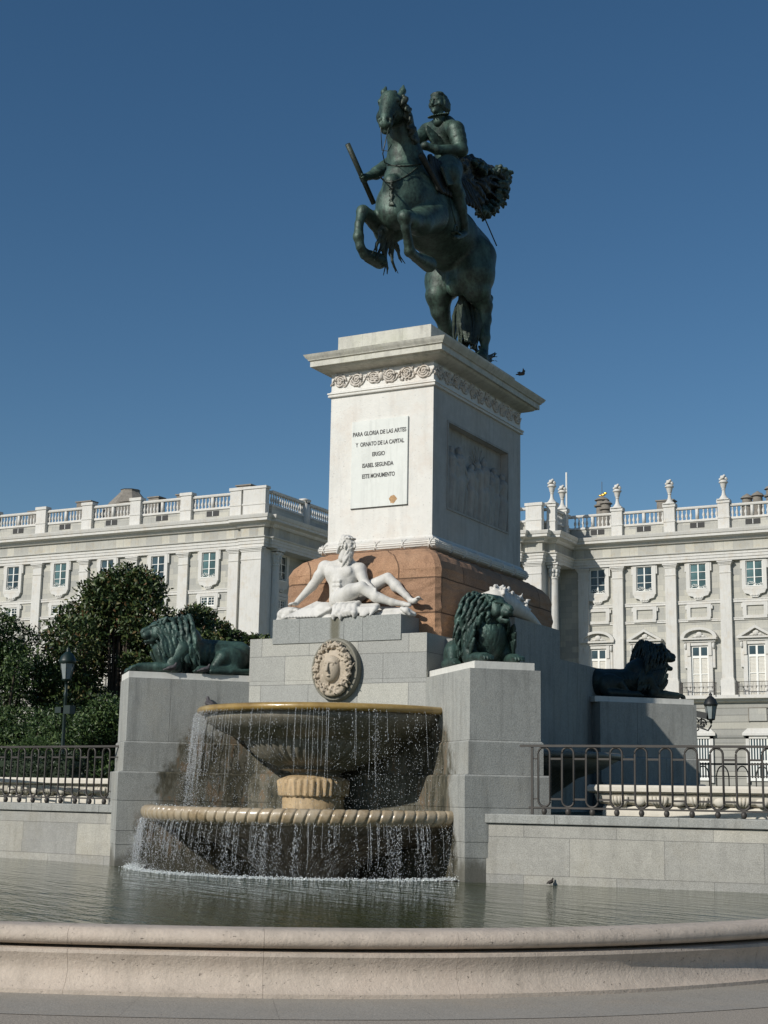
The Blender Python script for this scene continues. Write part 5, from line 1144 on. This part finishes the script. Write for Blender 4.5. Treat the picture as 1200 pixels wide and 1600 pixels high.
def balusters(x0, x1, y):
    g = MB(); n = max(2, int((x1-x0)/.37)); mid = (x0+x1)/2
    prof = [(.10, 27.42), (.10, 27.5), (.055, 27.56), (.13, 27.75), (.135, 27.85), (.06, 28.1), (.05, 28.2), (.09, 28.27), (.06, 28.32), (.10, 28.42)]
    for k in range(n):
        x = x0+(k+.5)*(x1-x0)/n
        if abs(x-mid) < .22: continue
        g.lathe(prof, (x, y+.42, 0), 7)
    g.box(mid-.13, mid+.13, y+.27, y+.57, 27.42, 28.42); g.build('balustrade', 'pal_white', pal, True)
for i, x in enumerate([-114.6, -108.8, -103.0]+LP[1:]):
    pedestal(x, YL+.2, 1.2)
for a, b in zip([-114.6, -108.8]+LP, [-108.8]+LP): balusters(a+.62, b-.62, YL+.2)
g = MB(); g.box(-72.9, -70.5, YL+.05, YL+.7, 26.2, 28.7); g.box(-73.0, -70.4, YL-.03, YL+.75, 28.72, 28.95); g.box(-72.95, -70.45, YL-.0, YL+.7, 27.25, 27.4); g.build('attic_block', 'pal_white', pal)
rx = [-45.31, -40.17, -35.03, -29.9, -24.8, -19.7]
for x in rx+[-69.3, -63.8, -58.2]: pedestal(x, YR, 1.05, True)
balusters(-68.7, -64.4, YR); balusters(-63.2, -58.8, YR)
for a, b in zip([-50.4]+rx, rx): balusters(a+.55, b-.55, YR)
pedestal(-53.9, YM+.1, 1.1, True); pedestal(-51.55, YM+.6, 1.6, False); pedestal(-50.2, YM+1.6, .85, True); pedestal(-50.3, YR-1.6, 1.0, True)
for y0, y1, x in ((YL+1.0, YL+6.6, -70.6), (YL+7.6, YL+13, -70.6), (YL+14, YL+20, -70.6)):
    n = 14; bl = MB()
    for k in range(n): bl.lathe([(.10, 27.42), (.055, 27.56), (.135, 27.8), (.05, 28.2), (.10, 28.42)], (x, y0+(k+.5)*(y1-y0)/n, 0), 7)
    bl.box(x-.3, x+.3, y1+.0, y1+.95, 26.2, 28.75); bl.box(x-.35, x+.35, y1-.05, y1+1.0, 28.75, 28.95); bl.build('balustrade', 'pal_white', pal, True)
bl = MB()
for k in range(9): bl.lathe([(.10, 27.42), (.055, 27.56), (.135, 27.8), (.05, 28.2), (.10, 28.42)], (-50.25, YM+2.6+k*.33, 0), 7)
bl.build('balustrade', 'pal_white', pal, True)
# chimneys and turrets on the roof
def pot(x, y, z, r, h):
    g = MB(); g.lathe([(r, 26.5), (r, z), (r*1.35, z+.05), (r*1.4, z+.2), (r*.95, z+.3), (r*.95, z+h*.6), (r*1.3, z+h*.65), (r*.9, z+h*.85), (r*.3, z+h), (0, z+h+.1)], (x, y, 0), 14); autosmooth(g.build('chimney', 'chimney', pal), 40)
for x, dz in ((-34.3, 0), (-33.3, .2), (-32.0, .9), (-30.6, 1.1)): pot(x, YR+6, 29.4+dz*.8, .5, 1.2)
pot(-53.3, YR+6, 29.6, .55, 1.0); pot(-50.3, YR+10, 31.3, .6, 1.1); pot(-48.1, YR+5, 29.9, .5, 1.0)
g = MB(); g.tube([(-50.3, YR+10, 32.2), (-50.3, YR+10, 34.0)], .03, 5); g.build('vane_rod', 'iron', pal)
g = MB(); g.ell((-50.2, YR+10, 32.6), (.28, .08, .14), 8, 6); g.ell((-49.95, YR+10, 32.75), (.22, .05, .13), 8, 6); g.ell((-50.5, YR+10, 32.55), (.2, .04, .07), 8, 6); g.build('gilded_vane', 'gold', pal, True)
g = MB(); g.tube([(-51.9, YR+4, 28.5), (-51.9, YR+4, 33.9)], .09, 6); g.build('flagpole', 'win_white', pal)
for x, y, w, z in ((-101.9, YL+5, 1.6, 29.9), (-95.5, YL+5, 1.8, 30.4), (-89.3, YL+4, 1.6, 29.8), (-86.0, YL+4, 1.2, 29.9), (-82.6, YL+4, 1.3, 29.9), (-74.2, YL+2, 1.5, 29.7), (-41.8, YR+4, 1.6, 30.3)):
    g = MB(); g.box(x-w/2, x+w/2, y, y+1, 26.5, z-.12); g.box(x-w/2-.12, x+w/2+.12, y-.1, y+1.1, z-.12, z); g.build('chimney', 'chimney', pal)
g = MB(); g.lathe([(2.9, 26.5), (2.9, 29.2), (3.0, 29.3), (2.1, 30.6), (1.0, 31.8), (.95, 32.0), (1.05, 32.05), (0, 32.1)], (-92.8, YL+9, 0), 8); g.build('roof_lantern', 'chimney', pal)

# ------------------------------------------------------------------ garden: carved planter walls, railing, trees, hedge, lamps
def planter(x0, x1, y, label, grp):
    """cream garden wall: flat coping, cove carved with shells, plinth"""
    t = thing('carved_planter_wall', label, 'garden wall', grp); pts = [(x0, y+1.2), (x0, y), (x1, y), (x1, y+1.2)]
    g = MB(); g.sweep(pts, [(0, 1.37), (0, 1.50), (-.02, 1.52)]+[(-.05+.12*math.sin(q)-.05*math.cos(q), 1.60-.07*math.cos(q*.9)) for q in np.linspace(0, 1.5, 6)]+[(.10, 1.70), (-.2, 1.71)], caps=True); autosmooth(g.build('carved_cove', 'planter', t), 50)
    g = MB(); g.sweep(pts, [(-.45, 1.712), (.15, 1.712), (.19, 1.74), (.19, 1.80), (.16, 1.835), (-.45, 1.84)]); autosmooth(g.build('coping', 'planter', t), 40)
    n = int((x1-x0)/.62); 
    for k in range(n):
        x = x0+.3+k*.62
        if x > -3.5 or x < -22: continue
        g = MB()
        for j in range(-2, 3): g.tube([(x+.03*j, y-.02, 1.53), (x+.055*j, y-.085, 1.60), (x+.06*j, y-.10, 1.665)], .028, 6)
        g.build('shell_carving', 'planter', t, True)
        g = MB(); g.ell((x+.31, y-.055, 1.60), (.10, .06, .075), 10, 7); g.build('boss_carving', 'planter', t, True)
planter(-7.85, 8, 21.95, 'cream carved garden wall behind the right railing', 'carved garden walls')
planter(-34, -16.9, 21.95, 'cream carved garden wall behind the left railing', 'carved garden walls')
def far_rail():
    t = thing('garden_railing', 'dark iron railing with round headed loops far behind the carved wall on the right', 'railing'); g = MB(); y = 30.5; x = -13.0
    g.box(-13, 6, y-.02, y+.02, 2.36, 2.40); g.build('top_rail', 'iron', t); g = MB(); g.box(-13, 6, y-.015, y+.015, 2.12, 2.14); g.box(-13, 6, y-.015, y+.015, 1.85, 1.865); g.build('tie_bar', 'iron', t)
    for k in range(46):
        cx = x+.2+k*.41; g = MB(); g.tube([(cx-.13, y, 1.38), (cx-.13, y, 2.1)]+[(cx-.13*math.cos(a), y, 2.1+.24*math.sin(a)) for a in np.linspace(.1, PI-.1, 9)]+[(cx+.13, y, 2.1), (cx+.13, y, 1.38)], .014, 5); g.build('loop', 'iron', t, True)
far_rail()
def lamp_head(g1, g2, c, k=1.):
    """hexagonal lantern: glass body and domed cap"""
    x, y, z = c; g2.lathe([(.13*k, z), (.22*k, z+.50*k)], (x, y, 0), 6)
    g1.lathe([(.0, z-.16*k), (.05*k, z-.14*k), (.05*k, z-.05*k), (.15*k, z-.02*k), (.15*k, z+.02*k)], (x, y, 0), 8)
    g1.lathe([(.24*k, z+.49*k), (.27*k, z+.55*k), (.25*k, z+.60*k), (.20*k, z+.72*k), (.10*k, z+.82*k), (.05*k, z+.86*k), (.07*k, z+.90*k), (.0, z+1.0*k)], (x, y, 0), 12)
    for i in range(6): a = i*PI/3; g1.tube([(x+.135*k*math.cos(a), y+.135*k*math.sin(a), z), (x+.225*k*math.cos(a), y+.225*k*math.sin(a), z+.5*k)], .012*k, 4)
YP = 33.0
def lamp_left():
    p = on(104, 1060, 0)
    d = FW*CF+RT*(104-600)+UP*(800-1062); t_ = (YP-0)/d.y; q = CAM+d*t_; x, y, z = q.x, YP, q.z
    t = thing('street_lamp', 'dark green park lamp with one frosted lantern in front of the magnolia tree', 'street lamp', loc=(x, y, 1.37)); g1, g2 = MB(), MB(); k = .95
    lamp_head(g1, g2, (0, 0, z-1.37), k); g1.build('lantern_frame', 'lamp_green', t, True); g2.build('lantern_glass', 'lampglass', t)
    g = MB(); h = z-1.37; g.lathe([(.16, 0), (.16, .3), (.10, .4), (.075, .9), (.055, 1.0), (.045, h-.5), (.07, h-.42), (.04, h-.35), (.05, h-.14)], (0, 0, 0), 12); g.build('pole', 'lamp_green', t, True)
    g = MB(); g.box(.05, .28, -.12, .12, h-.98, h-.74); g.box(-.28, -.06, -.1, .1, h-.95, h-.78); g.build('lamp_box', 'lamp_green', t)
lamp_left()
def lamp_right():
    Y = 46.
    def W(px, py): d = FW*CF+RT*(px-600)+UP*(800-py); q = CAM+d*(Y/d.y); return q
    a = W(1111, 1124); base = W(1084, 1124); t = thing('street_lamp', 'black square lamp with scroll arm and lantern beyond the rear pier', 'street lamp', loc=(base.x, Y, 1.37)); o = Vector((base.x, Y, 1.37))
    g1, g2 = MB(), MB(); r = a-o; lamp_head(g1, g2, (r.x, 0, r.z), .86); g1.build('lantern_frame', 'lamp_dark', t, True); g2.build('lantern_glass', 'lampglass', t)
    g = MB(); zc = W(1095, 1133).z-o.z; g.tube([(0, 0, 0), (0, 0, zc+.1)], .07, 8); g.build('pole', 'lamp_dark', t)
    g = MB(); g.tube([(r.x, 0, r.z-.1), (r.x, 0, zc-.02), (r.x-.1, 0, zc-.17), (r.x-.3, 0, zc-.10), (r.x-.5, 0, zc+.02), (0, 0, zc-.1)], .028, 6)
    for cx, cz, rr in ((r.x-.25, .0, .1), (.25, .05, .16), (.1, -.1, .12), (.0, .1, .16)): g.tube([(cx+rr*(1-k/22)*math.cos(k*.55), 0, zc+cz+rr*(1-k/22)*math.sin(k*.55)) for k in range(18)], .022, 5)
    g.build('scroll_arm', 'lamp_dark', t, True); b = W(1096, 1117); g = MB(); r2 = b-o; g.obox((r2.x, 0, r2.z), ((.97, 0, -.2), (0, 1, 0), (.2, 0, .97)), (.22, .16, .10)); g.tube([(r2.x, 0, r2.z-.1), (r2.x-.05, 0, zc)], .03, 5); g.build('floodlight', 'lamp_dark', t)
M['lamp_dark'] = simple('black_lamp_paint', (.012, .014, .014), .5, .1)
lamp_right()
def rod():
    d = FW*CF+RT*(1079-600)+UP*(800-1080); 
rod()
def leaves(blobs, n, size, mat, name, parent, aspect=2.2, shell=.55, fold=.25):
    """leaf clumps: folded leaf faces spread through ragged lobes"""
    w_ = np.array([b[3]*b[4]*b[5] for b in blobs])**.67; w_ /= w_.sum(); idx = rng.choice(len(blobs), n, p=w_); B = np.array([b[:6] for b in blobs])[idx]
    d = rng.normal(size=(n, 3)); d /= np.linalg.norm(d, axis=1)[:, None]; r = rng.uniform(shell, 1, n)**.6; r *= rng.uniform(.8, 1.25, n)
    c = B[:, :3]+d*B[:, 3:]*r[:, None]; ax = d*.5+rng.normal(size=(n, 3))*.6+np.array((0, 0, .15)); ax /= np.linalg.norm(ax, axis=1)[:, None]
    s_ = rng.normal(size=(n, 3)); s_ -= (s_*ax).sum(1)[:, None]*ax; s_ /= np.linalg.norm(s_, axis=1)[:, None]; nn = np.cross(ax, s_)
    L = (size*rng.uniform(.6, 1.3, n))[:, None]; Wd = L/aspect
    V = np.stack([c-ax*L*.5, c+s_*Wd*.5+nn*Wd*fold, c+ax*L*.5, c-s_*Wd*.5+nn*Wd*fold], 1).reshape(-1, 3)
    me = bpy.data.meshes.new(name); me.vertices.add(len(V)); me.vertices.foreach_set('co', V.astype(np.float32).ravel())
    k = np.arange(n)*4; T = np.stack([k, k+1, k+2, k, k+2, k+3], 1).reshape(-1); me.loops.add(len(T)); me.loops.foreach_set('vertex_index', T.astype(np.int32))
    me.polygons.add(2*n); me.polygons.foreach_set('loop_start', (np.arange(2*n)*3).astype(np.int32)); me.update(calc_edges=True); me.materials.append(M[mat])
    o = bpy.data.objects.new(name, me); S.collection.objects.link(o); o.parent = parent; return o
def tree(name, label, base, crown, nb, n, size, mat, trunk_r, seed, grp=None, hmin=None):
    global rng
    random.seed(seed); rng = np.random.default_rng(seed); t = thing(name, label, 'tree', grp, loc=base)
    cx, cz, rx, rz = crown; blobs = []; g = MB()
    for k in range(nb):
        a = random.uniform(0, 2*PI); u_ = random.uniform(-1, 1); r = math.sqrt(1-u_*u_)*random.uniform(.25, 1.0); x = cx+rx*r*math.cos(a); y = rx*.8*r*math.sin(a); z = cz+rz*u_*.86; q = random.uniform(.09, .26)*rx
        if hmin: z = max(hmin+q*.5, z)
        blobs.append((x, y, z, q*1.25, q*1.25, q*.95)); 
        if k % 3 == 0: g.tube([(0, 0, cz*.25), (x*.35, y*.35, cz*.55), (x*.8, y*.8, z-.3), (x, y, z)], .05, 5, True, [trunk_r*.6, trunk_r*.4, trunk_r*.22, .02])
    g.tube([(0, 0, 0), (.05, 0, cz*.4), (cx*.5, 0, cz), (cx*.8, 0, cz+rz*.7)], .1, 8, True, [trunk_r*1.3, trunk_r, trunk_r*.6, .04]); g.build('trunk', 'bark', t, True)
    leaves(blobs, n, size, mat, 'crown', t); return t
def gp(px, Y): d = FW*CF+RT*(px-600)+UP*(800-1150); q = CAM+d*(Y/d.y); return q.x
Y1 = 42.
tree('magnolia_tree', 'big dark magnolia tree behind the left lion, reaching highest against the palace', (gp(178, Y1), Y1, 1.37), (0, 3.9, 3.7, 4.3), 62, 52000, .19, 'magnolia', .2, 11)
tree('magnolia_tree', 'lower magnolia tree showing its top to the right above the left lion', (gp(300, Y1+3), Y1+3, 1.37), (.3, 3.7, 2.9, 3.6), 50, 32000, .19, 'magnolia', .14, 21)
tree('garden_tree', 'dark round garden tree cut off by the left edge of the photo', (gp(-2, Y1-4), Y1-4, 1.37), (-.3, 2.8, 2.5, 3.55), 66, 42000, .13, 'leaf2', .18, 31)
tree('garden_tree', 'low green shrub tree behind the left end of the pier', (gp(160, Y1-6), Y1-6, 1.37), (0, 1.3, 2.3, 1.7), 44, 24000, .12, 'leaf2', .1, 41)
tree('garden_tree', 'low green shrub tree between the hedge and the left lamp', (gp(60, Y1-5), Y1-5, 1.37), (0, 1.2, 3.0, 1.5), 50, 24000, .12, 'leaf2', .1, 43)
def shrub():
    global rng
    rng = np.random.default_rng(5); t = thing('conifer_shrub', 'feathery bright green conifer shrub rising over the clipped hedge', 'shrub', None, (gp(52, 30), 30, 1.37)); bl = []
    random.seed(3)
    for k in range(30): a = random.uniform(0, 2*PI); r = random.uniform(0, .65); bl.append((r*math.cos(a), .5*r*math.sin(a), random.uniform(.35, 1.35-.35*r), .30, .25, .42))
    o = leaves(bl, 16000, .11, 'cypress', 'foliage', t, 7, .2); MB().tube([(0, 0, 0), (0, 0, 1.1)], .05, 6).build('stem', 'bark', t)
shrub()
def hedge():
    global rng
    rng = np.random.default_rng(8); x0, x1 = -34., gp(128, 29.); t = thing('clipped_hedge', 'dark clipped hedge behind the left railing', 'hedge', None, ((x0+x1)/2, 29, 1.37)); bl = []; random.seed(5); hw = (x1-x0)/2
    for x in np.arange(-hw, hw, .35):
        for z in (.25, .6, .86): bl.append((x, random.uniform(-.2, .2), z+random.uniform(-.03, .05), .34, .42, .28))
    leaves(bl, 42000, .07, 'hedge', 'foliage', t, 1.8, .75); g = MB(); g.box(-hw, hw-.1, -.3, .3, 0, .95); g.build('dense_core', 'hedge', t)
hedge()
# more of the garden that a step to the side would show
for i, (px, yy, h_) in enumerate(((-60, 46, 4.2), (-140, 40, 3.8))): tree('garden_tree', ('dark garden tree outside the left edge, nearer one', 'dark garden tree outside the left edge, farther one')[i], (gp(px, yy), yy, 1.37), (0, h_*.8, 2.6, h_*.85), 40, 14000, .2, 'leaf2', .18, 50+i)

# ------------------------------------------------------------------ pigeons
def pigeon(label, loc, rz, mat='pigeon', k=1., fly=False, group=None):
    t = thing('pigeon', label, 'pigeon', group, loc, rz); s = SDF((-.25*k, -.3*k, -.05*k), (.25*k, .3*k, .32*k), .009*k); q = lambda *a: tuple(v*k for v in a)
    s.cone(q(-.07, 0, .09), q(.05, 0, .12), .055*k, .06*k, .03*k); s.chain([q(.06, 0, .14), q(.09, 0, .19), q(.10, 0, .215)], [.04*k, .026*k, .027*k], .02*k); s.cone(q(.12, 0, .213), q(.145, 0, .205), .010*k, .004*k, .005*k); s.cone(q(-.08, 0, .09), q(-.19, 0, .06), .035*k, .018*k, .02*k)
    for e in (-1, 1):
        if fly: s.chain([q(.02, .05*e, .13), q(.0, .15*e, .20), q(-.06, .26*e, .22)], [.03*k, .022*k, .008*k], .02*k)
        else: s.chain([q(.04, .045*e, .12), q(-.06, .05*e, .10), q(-.15, .03*e, .075)], [.03*k, .03*k, .012*k], .01*k); s.cone(q(.0, .025*e, .05), q(.0, .025*e, .0), .008*k, .008*k, .005*k)
    s.mesh('body', mat, t); return t
G2 = None
pigeon('pigeon sitting at the lion\'s elbow, nearer the lion\'s head', (-14.98, 20.38, 3.61), .6, 'pigeon', .72, group='pigeons on the left pier')
pigeon('pigeon sitting at the lion\'s flank, nearer the monument wall', (-14.58, 20.80, 3.61), .9, 'pigeon', .72, group='pigeons on the left pier')
pigeon('pigeon perched on the left end of the upper bowl rim', (-14.40, 20.72, 2.985), 2.6, 'pigeon', 1.0)
p = on(815, 589, -11.1); pigeon('pigeon flying past the right corner of the cornice', tuple(p), .8, 'pigeon_brown', .62, True)
pigeon('brown pigeon at the water line of the right retaining wall', (-7.93, 19.98, .41), 1.2, 'pigeon_brown', .42)
# ------------------------------------------------------------------ falling water
def drop_mesh(name, C_, Rr, st, mat):
    n = len(C_); o6 = np.array([(1, 0, 0), (0, 1, 0), (-1, 0, 0), (0, -1, 0), (0, 0, 1), (0, 0, -1)], float)
    V = C_[:, None, :]+o6[None]*Rr[:, None, None]*np.stack([np.ones(n), np.ones(n), st], 1)[:, None, :]
    tri = np.array([(0, 1, 4), (1, 2, 4), (2, 3, 4), (3, 0, 4), (1, 0, 5), (2, 1, 5), (3, 2, 5), (0, 3, 5)]); T = (np.arange(n)[:, None, None]*6+tri[None]).reshape(-1)
    me = bpy.data.meshes.new(name); me.vertices.add(n*6); me.vertices.foreach_set('co', V.astype(np.float32).ravel()); me.loops.add(len(T)); me.loops.foreach_set('vertex_index', T.astype(np.int32))
    me.polygons.add(n*8); me.polygons.foreach_set('loop_start', (np.arange(n*8)*3).astype(np.int32)); me.update(calc_edges=True); me.materials.append(M[mat]); me.shade_smooth()
    o = bpy.data.objects.new(name, me); S.collection.objects.link(o); return o
rng = np.random.default_rng(12)
def curtain(cx, cy, R, z0, z1, a0, a1, nstream, per, nloose, label, dens):
    C_, Rr, st = [], [], []
    for k in range(nstream):
        a = a0+(a1-a0)*(rng.random()**dens); m = int(per*rng.uniform(.5, 1.5)); t = rng.random(m)**.8; sp = rng.normal(0, .006+.030*t); fw = .02+.16*np.sqrt(t)*rng.uniform(.5, 1)
        aa = a+sp/R; r = R+fw+rng.normal(0, .008, m); C_.append(np.stack([cx+r*np.cos(aa), cy+r*np.sin(aa), z0+(z1-z0)*t], 1)); Rr.append(rng.uniform(.0022, .0062, m)*(1-.2*t)); st.append(rng.uniform(1.0, 3.6, m)*(1.3-.5*t))
    m = nloose; t = rng.random(m); aa = a0+(a1-a0)*(rng.random(m)**dens); r = R+.02+.30*np.sqrt(t)*rng.random(m); C_.append(np.stack([cx+r*np.cos(aa), cy+r*np.sin(aa), z0+(z1-z0)*t], 1)); Rr.append(rng.uniform(.0018, .0058, m)); st.append(rng.uniform(.9, 1.7, m))
    for k in range(int(nstream*.75)):                 # threads of water that hold together before they break
        a = a0+(a1-a0)*(rng.random()**dens); n_ = 26; L_ = rng.uniform(.25, .85); t = np.linspace(0, L_, n_); w_ = rng.uniform(0, 6); fw = .02+.15*np.sqrt(t)*rng.uniform(.5, 1)
        aa = a+(.012*np.sin(t*9+w_)*t+rng.normal(0, .0012, n_))/R; r = R+fw; C_.append(np.stack([cx+r*np.cos(aa), cy+r*np.sin(aa), z0+(z1-z0)*t], 1)); sz = (z0-z1)*L_/n_; q = rng.uniform(.0022, .0042, n_); Rr.append(q); st.append(np.full(n_, sz*.75)/q)
    o = drop_mesh('falling_water', np.concatenate(C_), np.concatenate(Rr), np.concatenate(st), 'drops'); tag(o, label, 'falling water', kind='stuff'); return o
curtain(-12.31, 21.3, 3.05, 1.20, .42, -PI+.22, -.20, 120, 62, 5200, 'curtain of drops falling from the lower bowl into the pool', 1.25)
curtain(-12.24, 21.25, 2.28, 2.88, 1.36, -PI+.1, -.25, 80, 50, 5200, 'drops falling from the upper bowl into the lower bowl', 1.7)
def foam_line(cx, cy, R, z, a0, a1, n, wd, hz, label):
    a = a0+(a1-a0)*rng.random(n); r = R+rng.normal(0, wd, n); zz = z+np.abs(rng.normal(0, hz, n)); o = drop_mesh('water_foam', np.stack([cx+r*np.cos(a), cy+r*np.sin(a), zz], 1), rng.uniform(.004, .016, n), rng.uniform(.5, .9, n), 'foam'); tag(o, label, 'foam', kind='stuff')
foam_line(-12.31, 21.3, 3.20, .412, -PI+.18, -.16, 6500, .06, .018, 'white foam where the drops hit the pool')
foam_line(-12.31, 21.3, 2.75, 1.352, -PI+.1, -.1, 2600, .09, .02, 'white foam on the water of the lower bowl')
